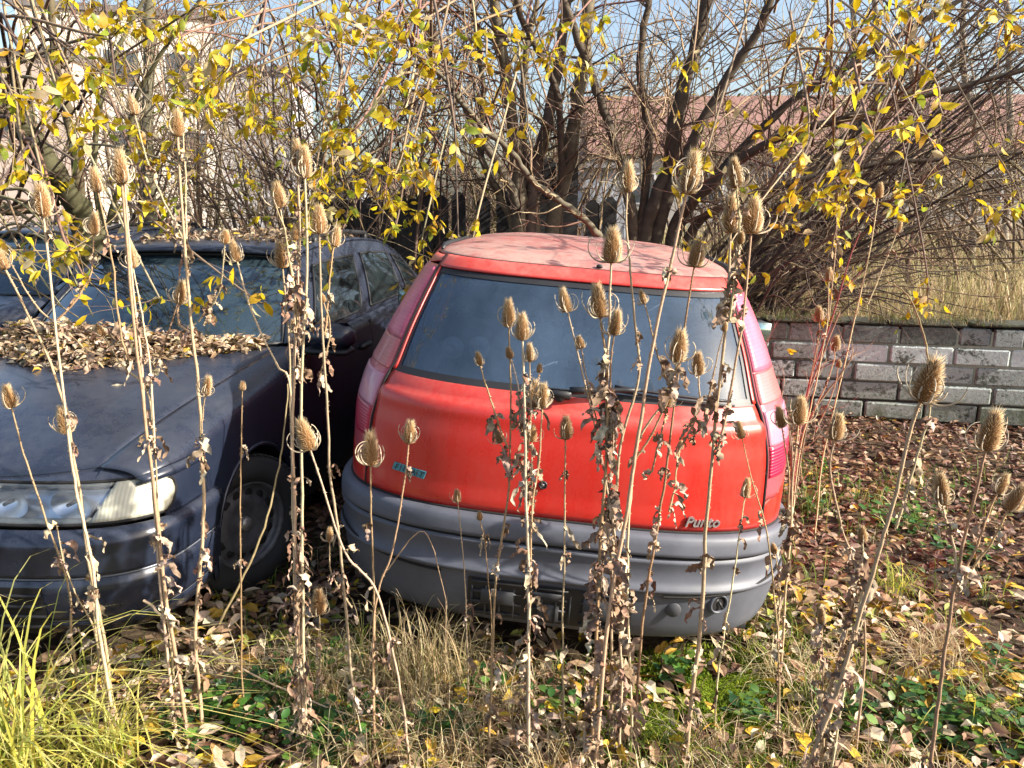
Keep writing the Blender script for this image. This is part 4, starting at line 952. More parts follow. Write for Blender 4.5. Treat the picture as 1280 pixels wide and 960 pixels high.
class Tree:
    def __init__(s,name,label,cat='tree',group=None,tw=TW,bark=BARK):
        s.name=name; s.label=label; s.cat=cat; s.group=group; s.tr=MB(); s.br=MB(); s.lf=MB(); s.tw=tw; s.bk=bark; s.org=None; s.nl=0
    def limb(s,P,r0,r1,sides=8,part=None,col=None,k=6):
        P=smooth_path(P,k); n=len(P)
        if s.org is None: s.org=P[0].copy()
        rad=np.linspace(r0,r1,n)*(1+.08*rng.normal(size=n)); P=P+rng.normal(0,.12*r0,(n,3))
        c=pick(s.bk,1)[0] if col is None else col
        tube(s.tr if part is None else part,P,rad,sides,c); return P
    def twigs(s,P,n,L,r,t0=.25,spread=.9,sub=4,grav=0,up=.02,wan=.14,subL=.45,dirbias=None,segs=7):
        m=len(P); out=[]
        for _ in range(n):
            i=min(m-2,int(m*(t0+(1-t0)*rng.uniform()))); T=P[i+1]-P[i]; T/=np.linalg.norm(T)+1e-9
            v=rng.normal(size=3); v-=T*v.dot(T); v/=np.linalg.norm(v)+1e-9
            d=T*(1-.5*spread)+v*spread*rng.uniform(.5,1)
            if dirbias is not None: d=d+A(dirbias)
            l=L*rng.uniform(.5,1.2); q=rpath(P[i],d,l,segs,wan,grav,up); c=pick(s.tw,1)[0]
            tube(s.br,q,np.linspace(r*rng.uniform(.6,1.2),r*.22,len(q)),3 if r<.012 else 5,c); out.append(q)
            for _ in range(rng.poisson(sub)):
                j=rng.integers(1,len(q)-1); T=q[j+1]-q[j]; T/=np.linalg.norm(T)+1e-9; v=rng.normal(size=3); v-=T*v.dot(T); v/=np.linalg.norm(v)+1e-9
                q2=rpath(q[j],T+v*spread,l*subL*rng.uniform(.4,1.1),5,wan,grav,up); tube(s.br,q2,np.linspace(r*.42,r*.12,len(q2)),3,c); out.append(q2)
        return out
    def leafy(s,paths,per,L=(.038,.072),pal=None,t0=.2,w=None):
        pos=[];ax=[]
        for q in paths:
            k=rng.poisson(per)
            for _ in range(k):
                f=(t0+(1-t0)*rng.uniform())*(len(q)-1.001); i=int(f); p=q[i]+(q[i+1]-q[i])*(f-i); T=q[i+1]-q[i]; T=T/(np.linalg.norm(T)+1e-9)
                d=T*.6+rng.normal(0,.7,3)+A([0,0,-.55]); pos.append(p); ax.append(d)
        if not pos: return
        pos=A(pos); ax=A(ax); n=len(pos); l=rng.uniform(*L,n); s.nl+=n
        pal=pal or [(.72,.53,.015),(.80,.62,.03),(.58,.47,.04),(.60,.36,.03),(.30,.36,.04),(.66,.56,.30)]
        leaves(s.lf,pos,ax,rdir(n),l,l*rng.uniform(.38,.5,n),pick(pal,n,w or [4,3.6,3,2,1.8,2]),rng.uniform(0,.5,n),rng.uniform(-.15,.2,n))
    def done(s):
        og=s.org; r=empty(s.name,(og[0],og[1],0),s.label,s.cat,s.group)
        for mb,nm,mt in ((s.tr,'trunk','bark'),(s.br,'branches','twig'),(s.lf,'foliage','leaf_yellow')):
            if mb.n:
                for v in mb.V: v[:,:2]-=og[:2]
                mb.build(nm,M[mt],r)
        return r
def gp(px,Y): p=at(px,300,Y); return A([p[0],Y,0.])
def pp(l,Y,dY=0): return [at(x,y,Y+dY*i/max(1,len(l)-1)) for i,(x,y) in enumerate(l)]

def overhang(t,cl,anchor,r=.007,ntw=3,per=7,sub=2,yj=.45):
    """leafy branches reaching from an anchor on the tree towards clusters of leaves"""
    for (px,py,rx,ry,n,Y) in cl:
        for _ in range(max(1,int(n*.72))):
            a=anchor[rng.integers(len(anchor))]; a=A(a)+rng.normal(0,.12,3)
            e=at(px+rng.uniform(-1,1)*rx*1.3,py+rng.uniform(-1,1)*ry*1.2,Y+rng.uniform(-yj,yj)*1.4)
            m_=(a+e)/2+A([0,0,.35])+rng.normal(0,.15,3); P=smooth_path([a,m_,e,e+(e-m_)*.15+A([0,0,rng.uniform(-.12,.10)])],7)
            tube(t.br,P,np.linspace(r*1.6,r*.3,len(P)),4,pick(t.tw,1)[0])
            q=t.twigs(P,ntw,.30,r*.40,t0=.62,spread=1.0,sub=sub,grav=.01,up=0,segs=5)
            t.leafy(q,per*.38); t.leafy([P[-8:]],per*.75)
# --- centre clump
t=Tree('multi_stem_tree','clump of slender grey trunks directly behind the roof of the red car')
Y=7.3; b=gp(658,Y)
c1=[]
for l,r0,r1,dy in (([(650,300),(648,230),(640,150),(626,60),(612,-60)],.075,.045,0),([(664,300),(668,220),(690,130),(704,40),(716,-60)],.065,.035,.2),([(690,300),(712,200),(727,100),(736,0),(742,-60)],.075,.05,.1),
  ([(652,300),(640,240),(600,170),(560,90),(520,-20)],.05,.02,-.6),([(700,280),(702,180),(694,110),(652,20),(640,-40)],.04,.02,-.3),([(642,300),(622,240),(600,190),(604,110),(590,0)],.04,.02,.3),([(672,300),(655,180),(655,90),(672,0)],.045,.025,.5)):
    g=b+A([ (l[0][0]-658)/985*Y,rng.uniform(-.1,.1),0]); P=t.limb([g]+pp(l,Y,dy),r0,r1); c1.append(P)
    t.twigs(P,14,1.1,.012,t0=.25,sub=6,spread=.95)
P=t.limb([gp(770,5.9),at(764,330,5.9)]+pp([(752,300),(720,265),(672,232),(640,192),(595,150),(556,100),(520,70),(470,40)],5.9,-.6),.034,.010); t.twigs(P,26,.8,.009,t0=.3,sub=5)
anc=[c1[0][-6],c1[3][-6],c1[3][-12],c1[4][-5],P[-8]]
overhang(t,[(500,45,130,50,15,3.6),(520,130,90,50,8,3.8),(500,225,100,45,12,4.1),(440,235,50,40,5,3.9),(600,110,50,80,5,3.8),(370,120,60,60,7,4.2),(560,260,40,20,3,4.2)],anc)
overhang(t,[(780,60,70,70,5,4.6),(690,90,50,60,2,4.4)],[c1[2][-5]])
t.done()
# --- right clump
t=Tree('leaning_tree','dark trunks leaning up to the right behind the right roof corner of the red car')
Y=7.0; b=gp(812,Y); c2=[]
for l,r0,r1,dy in (([(806,300),(835,210),(850,125),(872,50),(894,-60)],.075,.045,0),([(822,300),(852,205),(905,105),(945,40),(985,-50)],.06,.03,-.3),([(792,300),(772,190),(745,110),(704,0),(690,-50)],.05,.025,.2),
   ([(840,300),(880,240),(940,190),(1010,160),(1120,130),(1290,85)],.06,.02,-.9),([(845,300),(900,215),(985,130),(1080,70),(1200,0)],.05,.02,-.5),([(800,300),(812,180),(800,90),(815,-30)],.045,.03,.5),([(860,300),(930,250),(1040,215),(1160,200),(1300,190)],.045,.012,-.6)):
    g=b+A([(l[0][0]-812)/985*Y,rng.uniform(-.1,.1),0]); P=t.limb([g]+pp(l,Y,dy),r0,r1,col=(.10,.08,.06) if l[0][0]>800 else None); c2.append(P); t.twigs(P,20,1.1,.011,t0=.22,sub=6)
overhang(t,[(1000,40,110,45,9,3.8),(1050,120,110,50,9,3.5),(1120,75,40,30,4,3.4),(1030,185,60,30,5,3.7),(930,150,50,60,4,4.0),(1110,285,60,30,4,4.2),(1180,230,60,60,3,4.2),(1230,60,40,50,4,3.6),(980,250,60,40,3,4.4),(1060,170,30,25,3,3.3)],[c2[1][-4],c2[3][-8],c2[3][-12],c2[4][-4],c2[4][-9]])
t.done()
# --- arching bush on the right: long shoots
t=Tree('arching_bush','spreading bush of long bare shoots arching to the right above the brick wall','bush',tw=[(.11,.085,.07),(.17,.125,.095),(.09,.065,.055),(.26,.19,.12)])
for i in range(66):
    Y=rng.uniform(6.6,8.4); b=A([rng.uniform(1.6,2.6),Y,rng.uniform(0,.4)]); ey=rng.uniform(-120,330); ex=rng.uniform(1150,1420); k=rng.uniform(.35,.6)
    e=at(ex,ey,Y-rng.uniform(0,1.6)); m_=b*(1-k)+e*k+A([0,0,rng.uniform(.15,.6)]); m2=b*.8+m_*.2+A([-.1,0,.25])
    P=t.limb([b,m2,m_,e],rng.uniform(.014,.034),.005,5,k=6,col=pick(t.tw,1)[0]); t.twigs(P,9,.9,.0058,t0=.2,sub=3.5,spread=.6,grav=.015,up=0)
for i in range(26):   # drooping low shoots over the wall
    Y=rng.uniform(5.5,6.8); b=A([rng.uniform(1.5,2.4),Y+.6,.3]); e=at(rng.uniform(1000,1300),rng.uniform(330,420),Y); m_=(b+e)/2+A([0,0,rng.uniform(.2,.45)])
    P=t.limb([b,m_,e],.011,.003,4,k=6,col=pick(t.tw,1)[0]); t.twigs(P,5,.5,.004,t0=.3,sub=2,grav=.03)
t.leafy([at(rng.uniform(950,1280),rng.uniform(10,330),6.5)+rng.normal(0,.1,(4,3)) for _ in range(70)],1.2)
t.done()
# --- shrub thicket between the cars, behind
for nm,lab,x0,x1,Y0,Y1,n,ex in (('bare_bush','tangled bare bush with arching grey stems above the roof of the blue car',-2.6,-.7,7.4,8.6,62,(150,620)),('bare_bush','dense brown twiggy bush standing behind the black picket fence',-1.2,1.2,9.4,11,70,(300,950)),
    ('bare_bush','leafless bush behind the left hand mossy trunk',-5.2,-2.6,7.5,9.5,44,(-60,330)),('bare_bush','thin pale twiggy bush far behind the tall dry grass on the right',4.0,10,12,15,46,(860,1300)),('bare_bush','airy bush of fine pale twigs in front of the red tiled roof',1.5,7.5,9,10.8,58,(740,1330)),('bare_bush','bare bush below the pale buildings at the upper left',-6,-2.2,11,13.5,40,(60,420))):
    t=Tree(nm,lab,'bush')
    for i in range(n):
        Y=rng.uniform(Y0,Y1); b=A([rng.uniform(x0,x1),Y,0]); e=at(rng.uniform(*ex),rng.uniform(-60,190),Y+rng.uniform(-.8,.8)); m_=b*.55+e*.45+A([0,0,rng.uniform(.2,.9)])
        P=t.limb([b,b+(m_-b)*.4+A([0,0,.3]),m_,e],rng.uniform(.012,.03),.005,4,k=5,col=pick(t.tw,1)[0]); t.twigs(P,9,1.0,.007 if Y0<9 else .008,t0=.1,sub=4,spread=.9)
    if 'roof of the blue' in lab:
        overhang(t,[(330,120,90,80,9,4.8),(280,180,50,50,4,4.6),(250,40,60,40,6,4.8),(420,60,50,60,5,4.6)],[at(400,120,7.0),at(330,60,7.2),at(450,30,7)])
        t.leafy([at(rng.uniform(280,650),rng.uniform(0,290),7.5)+rng.normal(0,.15,(4,3)) for _ in range(140)],1.5)
    elif Y0<12: t.leafy([at(rng.uniform(*ex),rng.uniform(60,300),(Y0+Y1)/2)+rng.normal(0,.15,(4,3)) for _ in range(60)],1.5,pal=[(.12,.16,.04),(.30,.28,.06),(.5,.42,.05),(.2,.22,.06)],w=[1,1,1,1])
    t.done()
# evergreen undergrowth mass
# --- left trees
t=Tree('mossy_tree','thick mossy trunk leaning to the left beside the dark blue car',bark=[(.15,.14,.07),(.12,.105,.06)])
Y=5.6; b=gp(125,Y); P=t.limb([b]+pp([(112,300),(86,245),(52,195),(15,140),(-40,95)],Y,-.3),.095,.07,10); c3=[P]; t.twigs(P,12,.8,.010,sub=4)
for l,r0,r1,dy in (([(100,270),(92,180),(72,90),(60,-20)],.04,.02,0),([(84,245),(60,252),(20,262),(-40,250)],.05,.03,-.2),([(128,300),(118,200),(128,120),(150,55),(190,-20)],.022,.012,.2),([(135,280),(160,190),(168,130),(200,70),(250,0)],.02,.01,-.2)):
    Q=t.limb(pp(l,Y,dy),r0,r1); c3.append(Q); t.twigs(Q,12,.7,.008,sub=4)
overhang(t,[(55,60,60,55,7,3.3),(60,140,60,45,7,3.2),(40,205,45,30,3,3.2),(110,60,40,60,5,3.7),(170,110,50,60,4,4.0),(100,305,18,14,3,3.2),(75,300,15,15,1,3.2),(190,330,16,8,1,3.2),(295,357,8,6,1,3.0),(150,30,60,30,5,3.6),(175,280,40,30,2,4.2),(215,220,40,40,3,4.4)],[c3[0][-4],c3[1][-6],c3[2][-5],c3[0][-10]],per=6)
# low rambling stems around the far left car
for i in range(18):
    a=at(rng.uniform(-60,40),rng.uniform(230,330),3.8); e=at(rng.uniform(40,140),rng.uniform(270,400),3.4+rng.uniform(-.2,.3)); q=smooth_path([a,(a+e)/2+A([0,0,rng.uniform(.02,.2)]),e],7); tube(t.br,q,np.linspace(.008,.003,len(q)),4,pick([(.30,.26,.14),(.22,.17,.10)],1)[0])
t.done()
t=Tree('slender_tree','straight slender grey trunk left of the pale block, behind the blue car roof'); Y=8.0
P=t.limb([gp(192,Y)]+pp([(190,300),(184,180),(186,90),(188,-60)],Y),.075,.05); t.twigs(P,26,1.0,.010,sub=5); t.done()
for x,lb in ((1085,'pale sapling in the dry grass, second from the left of five'),(1150,'pale sapling in the dry grass, middle one of five'),(1215,'pale sapling in the dry grass, second from the right of five'),(1060,'pale sapling in the dry grass, leftmost of five'),(1255,'pale sapling in the dry grass, rightmost of five')):
    Y=13; t=Tree('slender_tree',lb,group='saplings in the dry grass'); P=t.limb([gp(x,Y)]+pp([(x,300),(x+8,200),(x+rng.uniform(-20,20),60),(x,-60)],Y,rng.uniform(-1,1)),.07,.04,col=(.30,.26,.20)); t.twigs(P,14,1.3,.012,sub=5); t.done()
# small red stemmed weed shrub right of the car
t=Tree('red_stemmed_shrub','thin red stemmed shrub with a few yellow leaves close to the right tail lamp','shrub',tw=[(.30,.10,.09),(.36,.22,.16)],bark=[(.32,.11,.10),(.40,.28,.20)])
Y=3.6; b=gp(1000,Y)
for l in ([(985,640),(1000,540),(1015,470),(1040,400),(1060,330),(1075,290)],[(985,640),(1003,520),(1030,440),(1050,390)],[(990,640),(985,540),(960,470),(945,420)],[(990,640),(1010,530),(1050,470),(1070,440)],[(985,640),(990,560),(975,500)]):
    P=t.limb([b]+pp(l,Y),.007,.003,5); t.twigs(P,7,.22,.0025,sub=2,up=.05)
t.leafy([pp([(980,440),(985,436),(990,440)],Y),pp([(1025,405),(1030,400),(1035,400)],Y)],3,L=(.03,.05)); t.done()

# ================================================================== teasels
HT=[]
def head_mesh(seed,slim=1.0):
    r=np.random.default_rng(seed); mb=MB(); L=1.0; R=.245*slim     # unit length; scaled per head
    def rad(t): return R*np.sin(np.clip(.10+.9*t,0,1)**.72*PI)**.62
    t=np.linspace(0,1,14); lathe(mb,np.stack([np.maximum(rad(t)*.86,.004),t*L*.92],1),'z',14,col=(.22,.11,.04))
    n=430; k=np.arange(n); t=(k+.5)/n*.97+.01; a=k*2.39996+r.normal(0,.08,n)
    ro=rad(t)*.82; p=np.stack([ro*np.cos(a),ro*np.sin(a),t*L*.92],1)
    up=.35+1.5*t**2.5; d=np.stack([np.cos(a),np.sin(a),up],1)+r.normal(0,.10,(n,3)); d/=np.linalg.norm(d,axis=1,keepdims=True)
    ln=(.150+.12*t**4)*r.uniform(.75,1.25,n); s=np.cross(d,[0,0,1.]); s/=np.linalg.norm(s,axis=1,keepdims=True)+1e-9; q=np.cross(d,s); w=.013
    V=np.stack([p+s*w,p-s*w*.5+q*w*.8,p-s*w*.5-q*w*.8,p+d*ln[:,None]],1)
    b=(np.arange(n)*4)[:,None]; F=np.concatenate([b+A([[0,1,3]]),b+A([[1,2,3]]),b+A([[2,0,3]])])
    C=np.empty((n,4,3)); base=A([.36,.19,.07])*r.uniform(.75,1.2,(n,1)); C[:,:3]=base[:,None]; C[:,3]=A([.78,.62,.38])
    mb.add(V.reshape(-1,3),F,C.reshape(-1,3))
    for i in range(r.integers(8,13)):
        a=r.uniform(0,2*PI); l=r.uniform(.6,1.35); th=r.uniform(.2,.9); cu=r.uniform(1.2,3.6); pts=[A([0,0,.03])]; aa=a
        for j in range(12):
            th2=th+cu*(j/12)**1.4-.5*(1-j/12); dv=A([math.cos(aa)*math.cos(th2),math.sin(aa)*math.cos(th2),math.sin(th2)]); aa+=r.normal(0,.08); pts.append(pts[-1]+dv*l/12)
        tube(mb,pts,np.linspace(.032,.012,13),4,(.60,.50,.36))
    return mb
for sd,sl in ((1,1.),(2,.85),(3,1.1),(4,.92),(5,1.0)):
    o=head_mesh(sd,sl).build('seed_head',M['head']); HT.append(o.data); bpy.data.objects.remove(o)
o=head_mesh(9,1.5).build('seed_head',M['head']); ROUND=o.data; bpy.data.objects.remove(o)
SC_=[(.44,.32,.19),(.53,.42,.27),(.37,.25,.14)]
def stalk(mb,P,r0,r1,col):
    n=len(P); tube(mb,P,np.linspace(r0,r1,n),6,col)
    m=int(n*3); f=rng.uniform(0,n-1.01,m); i=f.astype(int); p=P[i]+(P[i+1]-P[i])*(f-i)[:,None]; a=rng.uniform(0,2*PI,m)
    T=P[i+1]-P[i]; T/=np.linalg.norm(T,axis=1,keepdims=True)+1e-9; u=np.cross(T,A([.3,1.,.1])); u/=np.linalg.norm(u,axis=1,keepdims=True)+1e-9; v=np.cross(T,u); d=u*np.cos(a)[:,None]+v*np.sin(a)[:,None]
    rr=(r0+(r1-r0)*f/n)[:,None]; w=.0013
    V=np.stack([p+d*rr*.6+T*w,p+d*rr*.6-T*w,p+d*rr*.6+np.cross(T,d)*w,p+d*(rr+.0045)-T*.0015],1); b=(np.arange(m)*4)[:,None]
    mb.add(V.reshape(-1,3),np.concatenate([b+A([[0,1,3]]),b+A([[1,2,3]]),b+A([[2,0,3]])]),A(col)*1.15)
RG=[(.34,.23,.155),(.46,.34,.24),(.25,.155,.10),(.54,.43,.31)]
def rag(mb,p,L,w):
    """a withered leaf: crumpled drooping ribbon"""
    n=11; d=A([rng.normal(),rng.normal(),rng.uniform(-.2,.8)]); d/=np.linalg.norm(d); P=[p]; 
    for i in range(n-1):
        d=d+A([0,0,-.55])*min(1,i*.4+.2)+rng.normal(0,.45,3); d/=np.linalg.norm(d); P.append(P[-1]+d*L/n)
    P=A(P); T=np.gradient(P,axis=0); a=rng.uniform(0,6)+np.cumsum(rng.normal(0,.7,n)); u=np.cross(T,[.2,.9,.3]); u/=np.linalg.norm(u,axis=1,keepdims=True)+1e-9; T/=np.linalg.norm(T,axis=1,keepdims=True)+1e-9; v=np.cross(T,u)
    sd=u*np.cos(a)[:,None]+v*np.sin(a)[:,None]; nr=np.cross(T,sd); ww=w*(np.sin(np.linspace(.25,3.0,n))**.6)*rng.uniform(.6,1.2,n)
    k=A([-1,-.4,.35,1.]); G=P[:,None]+sd[:,None]*(ww[:,None]*k)[...,None]+nr[:,None]*(ww[:,None]*rng.normal(0,.45,(n,4)))[...,None]
    c=pick(RG,1)[0]; V,F=grid(G); mb.add(V,F,np.repeat(c[None],len(V),0)*rng.uniform(.75,1.2,(len(V),1)))
nteasel=0
TEAS=[]
def teasel(label,Y,stems,rags=10,dy=0.05,rw=.016,rz=(0.,.75)):
    """stems: (points from head downwards in photo pixels, head height px or 0, radius, continues_to_ground)"""
    root=None; st=MB(); rg=MB(); heads=[]; paths=[]
    y0=max(p[1] for s_ in stems for p in s_[0])
    for pts,hp,r,down in stems:
        ex=rng.normal(0,.04)
        W=[]
        for i,(x,y) in enumerate(pts):
            f=1-i/(len(pts)-.999) if not down else 1-i/len(pts)
            W.append(at(x,y,Y+dy*(y0-y)/500+ex*f))
        if down:
            e=W[-1]; k=(W[-1]-W[-2]); g=A([e[0]+k[0]*.4*min(1,e[2]/.3),Y,-.02]); 
            if e[2]>.25: W.append(A([e[0]*.4+g[0]*.6,Y,e[2]*.45]))
            W.append(g)
            if root is None: root=g
        W=W[::-1]; P=smooth_path(W,8); P=P+np.cumsum(rng.normal(0,.0011,P.shape),0)*np.sin(np.linspace(0,PI,len(P)))[:,None]
        c=pick(SC_,1)[0]; stalk(st,P,r*(1.1 if down else .9),r*.55,c); paths.append((P,down))
        if hp:
            T=P[-1]-P[-3]; T/=np.linalg.norm(T); depth=P[-1][1]*CP+(EYE-P[-1][2])*SP; heads.append((P[-1],T,hp*depth/F_PX))
    if root is None: root=A([paths[0][0][0][0],Y,0.])
    for P,down in paths:
        zz=P[:,2]; n=int(rags*(.62 if down else .2))
        cand=np.where((zz>rz[0]+.03)&(zz<rz[1]))[0]
        if len(cand)<2: cand=np.arange(len(P)//2)
        for _ in range(n):
            i=rng.choice(cand); rag(rg,P[i],rng.uniform(.03,.11),rw*rng.uniform(.25,.75))
        for j in range(2 if len(P)>20 else 1):
            i=rng.integers(2,len(P)-3)
            for _ in range(3): rag(rg,P[i],rng.uniform(.03,.07),.006)
    o=empty('teasel',(root[0],root[1],gz(root[0],root[1])),label,'teasel','dry teasels standing in front of the cars')
    off=A([root[0],root[1],gz(root[0],root[1])])
    for mb,nm,mt in ((st,'stalk','straw'),(rg,'withered_leaves','straw')):
        if mb.n:
            for v in mb.V: v-=off
            mb.build(nm,M[mt],o)
    for p,T,s_ in heads:
        h=bpy.data.objects.new('seed_head',ROUND if s_<.045 else HT[rng.integers(len(HT))]); COL.objects.link(h); h.parent=o
        h.location=tuple(p-off-T*.004); q=Vector(T).to_track_quat('Z','Y'); h.rotation_mode='QUATERNION'; h.rotation_quaternion=q@Matrix.Rotation(rng.uniform(0,6.28),4,'Z').to_quaternion()
        h.scale=(s_/1.22*rng.uniform(.86,1.02),s_/1.22*rng.uniform(.86,1.02),s_/1.20)
R5=.0048
teasel('leftmost teasel with its head cut by the left edge of the photo',2.05,[([(6,335),(30,390),(62,470),(85,560),(105,690),(130,800),(138,860)],36,R5,1),([(117,297),(112,335),(88,386),(75,420)],32,.003,0) if 0 else ([(14,330),(45,385),(90,420),(130,460)],0,.003,0)],12)
teasel('teasel with a curled ringed head above the leaf heap near the left edge',2.0,[([(54,268),(62,330),(85,520),(100,620),(118,700),(126,790)],48,R5,1),([(117,292),(115,335),(100,370),(72,400)],34,.003,0)],14)
teasel('tall pair of pale stalks before the bonnet, large ringed head on top',2.0,[([(152,228),(158,300),(172,460),(188,600),(205,740),(226,865)],50,.0055,1),([(156,230),(166,330),(180,470),(192,600)],0,.004,1),([(122,238),(140,330),(152,420),(166,462)],36,.0035,0),([(166,333),(180,400),(190,470),(193,560)],36,.0035,0)],30)
teasel('teasel forking above the bonnet, its topmost heads before the pale block',2.05,[([(222,168),(228,250),(240,400),(252,520),(256,650),(247,790)],38,.0055,1),([(168,142),(190,215),(232,305),(234,330)],30,.0038,0),([(229,168),(232,230),(233,300)],0,.003,0),([(281,302),(272,365),(248,402)],20,.003,0),([(257,492),(254,540),(253,590)],32,.003,0),([(224,378),(222,400),(243,420)],36,.0035,0)],34)
teasel('teasel whose single head stands over the bonnet near the left photo edge',2.1,[([(14,508),(30,580),(55,660),(80,730),(88,800)],36,.0038,1)],6)
teasel('teasel with one bushy head in front of the bonnet above the clear headlight',2.1,[([(84,540),(97,600),(110,680),(122,790)],42,.0045,1),([(70,655),(85,720),(120,800)],0,.003,1)],16)
teasel('teasel with its head low over the bonnet edge, leaning right to left',2.1,[([(128,418),(150,455),(185,490),(192,560),(200,690),(215,830)],20,.0035,1),([(222,378),(200,440),(186,480)],0,.003,0)],18)
teasel('teasel with a lone head before the windscreen centre, slanting to the bundle of stalks',2.0,[([(296,325),(315,390),(345,455),(362,480),(366,600),(368,760)],34,.0035,1)],16)
teasel('tight bundle of pale stalks with crowded heads before the blue car door',2.0,[([(371,205),(374,300),(372,420),(368,560),(372,720),(380,880)],38,.0055,1),([(381,220),(384,330),(378,480),(376,640),(378,800)],46,.005,1),([(350,258),(362,330),(370,430)],38,.003,0),([(370,298),(374,350),(375,420)],24,.003,0),([(353,333),(357,420),(360,560),(366,700)],40,.004,1),([(345,258),(360,300),(372,400)],0,.003,0)],60,rw=.012)
teasel('teasel with two heads beside the blue car quarter windows',2.1,[([(399,290),(402,380),(408,470),(414,600),(428,700),(440,840)],42,.0045,1),([(418,306),(413,360),(404,430)],30,.003,0),([(404,376),(410,420),(400,470)],14,.003,0),([(368,412),(372,440),(378,470)],18,.003,0)],26)
teasel('teasel with a ringed head between the two cars just left of the red tailgate corner',1.95,[([(387,560),(400,600),(430,690),(470,740),(500,860)],50,.004,1)],8)
teasel('short stubby teasel in the gap between the cars',2.2,[([(399,765),(398,830),(396,890)],42,.003,1),([(412,675),(415,720),(440,760)],22,.0028,0)],5)
teasel('thin brown teasel stalk with a tiny round head in front of the blue front wheel',2.15,[([(303,486),(302,600),(303,700),(303,830)],14,.0028,1)],2)
teasel('teasel with a curly collared head before the left corner of the red tailgate',2.05,[([(463,580),(463,640),(466,750),(467,870)],52,.004,1)],4)
teasel('teasel with an upright head over the blue badge of the red car',2.05,[([(511,552),(505,600),(490,690),(468,760),(466,860)],36,.0036,1)],4)
teasel('small teasel with a ragged tiny head before the grey bumper, left of centre',2.2,[([(572,626),(578,700),(583,790)],20,.0026,1),([(600,648),(606,680),(612,760)],14,.0022,1)],4)
teasel('teasel with three heads in front of the left half of the rear window',2.0,[([(636,407),(637,500),(632,620),(618,720),(612,860)],42,.0042,1),([(600,455),(612,500),(635,560)],22,.003,0),([(638,446),(645,480),(650,540)],18,.0026,0),([(625,552),(632,575),(640,600)],22,.003,0)],22)
teasel('tall teasel with a cluster of bristly heads left of the rear wiper pivot',1.95,[([(653,423),(652,520),(654,640),(656,780),(660,920)],40,.0055,1),([(662,450),(660,520),(655,600)],28,.003,0),([(665,508),(660,560),(656,620)],42,.0036,0),([(678,508),(672,570),(662,640),(660,740)],38,.0036,1),([(674,464),(668,490),(664,520)],14,.002,0),([(665,550),(664,600),(658,650)],26,.003,0)],46,rw=.013)
teasel('straight single headed teasel in front of the lock of the red tailgate',2.05,[([(707,547),(706,640),(704,780),(703,900)],36,.0036,1)],9)
teasel('teasel with a head at mid window height right of the wiper pivot',2.05,[([(709,388),(730,470),(750,560),(760,620),(748,760)],36,.004,1),([(726,434),(736,480),(750,540)],20,.003,0)],26)
teasel('largest central teasel thick with withered leaves, heads high above the wiper arm',1.95,[([(750,394),(758,470),(757,600),(748,720),(742,880)],50,.0055,1),([(764,326),(762,420),(758,560)],52,.005,0),([(768,416),(764,480),(758,560)],38,.0035,0),([(767,540),(764,600),(758,650)],24,.003,0),([(757,600),(770,700),(775,850)],0,.005,1)],110,rw=.02)
teasel('tall teasel whose head stands in front of the grey shed above the red roof',2.05,[([(784,238),(786,290),(796,400),(802,470),(778,570),(768,700),(765,880)],44,.0048,1)],34)
teasel('tallest thick teasel with a long head against the dark trunks above the red roof corner',1.9,[([(858,240),(846,290),(820,400),(800,520),(786,620),(762,750),(748,900)],62,.006,1),([(785,585),(812,540),(835,490),(848,456)],0,.004,0)],46,rw=.018)
teasel('brown stalked teasel with heads crossing the right side of the rear window',2.0,[([(846,450),(836,490),(800,545),(790,600),(785,720),(790,880)],50,.0042,1),([(805,378),(822,440),(842,500)],22,.0028,0),([(834,506),(826,540),(815,590)],30,.003,0)],24)
teasel('teasel with its head at the right roof corner, rags hanging down to the bumper',2.05,[([(868,332),(856,420),(838,560),(826,640),(808,760),(795,900)],42,.0044,1),([(873,466),(866,520),(845,570)],38,.0034,0),([(850,560),(846,600),(836,640)],14,.003,0)],34)
teasel('teasel with three crowded heads against the tangled branches right of the red roof',1.95,[([(913,289),(908,400),(895,520),(885,640),(878,760),(862,900)],56,.006,1),([(939,290),(928,400),(912,500),(898,560)],54,.0045,0),([(920,232),(922,300),(912,400)],44,.0036,0),([(925,302),(920,340),(914,380)],20,.003,0),([(905,412),(890,470),(880,520)],14,.0025,0)],50,rw=.018)
teasel('thin teasel with a head over the right tail lamp, leaning right',2.1,[([(927,546),(942,600),(960,660),(972,760),(975,860)],28,.003,1),([(931,620),(920,700),(905,800),(896,880)],30,.0032,1)],12)
teasel('pair of heads on one ragged stalk just right of the red car body',2.15,[([(998,528),(990,600),(985,700),(972,880)],42,.0042,1),([(977,532),(986,600),(984,650)],34,.0034,0),([(968,690),(975,740),(972,800)],16,.003,0)],26)
teasel('teasel with a lone drooped head before the leaf covered ground near the wall',2.0,[([(1043,548),(1038,590),(1050,650),(1072,720),(1080,800)],40,.0036,1)],6)
teasel('close big teasel with a long curved collared head before the white wall',1.45,[([(1152,498),(1140,530),(1110,640),(1075,740),(1040,860),(1008,960)],70,.0050,1),([(1163,505),(1150,560),(1120,660)],0,.003,0)],30,dy=-.05,rz=(.2,.8))
teasel('close teasel at the far right with a spiky head in a loop of bracts',1.5,[([(1233,560),(1222,620),(1200,720),(1182,830),(1165,950)],62,.0045,1),([(1178,628),(1182,650),(1192,680),(1197,725)],52,.0034,0),([(1248,614),(1232,660),(1205,715)],32,.003,0),([(1263,635),(1240,680),(1208,720)],44,.003,0)],14,rz=(.1,.8))
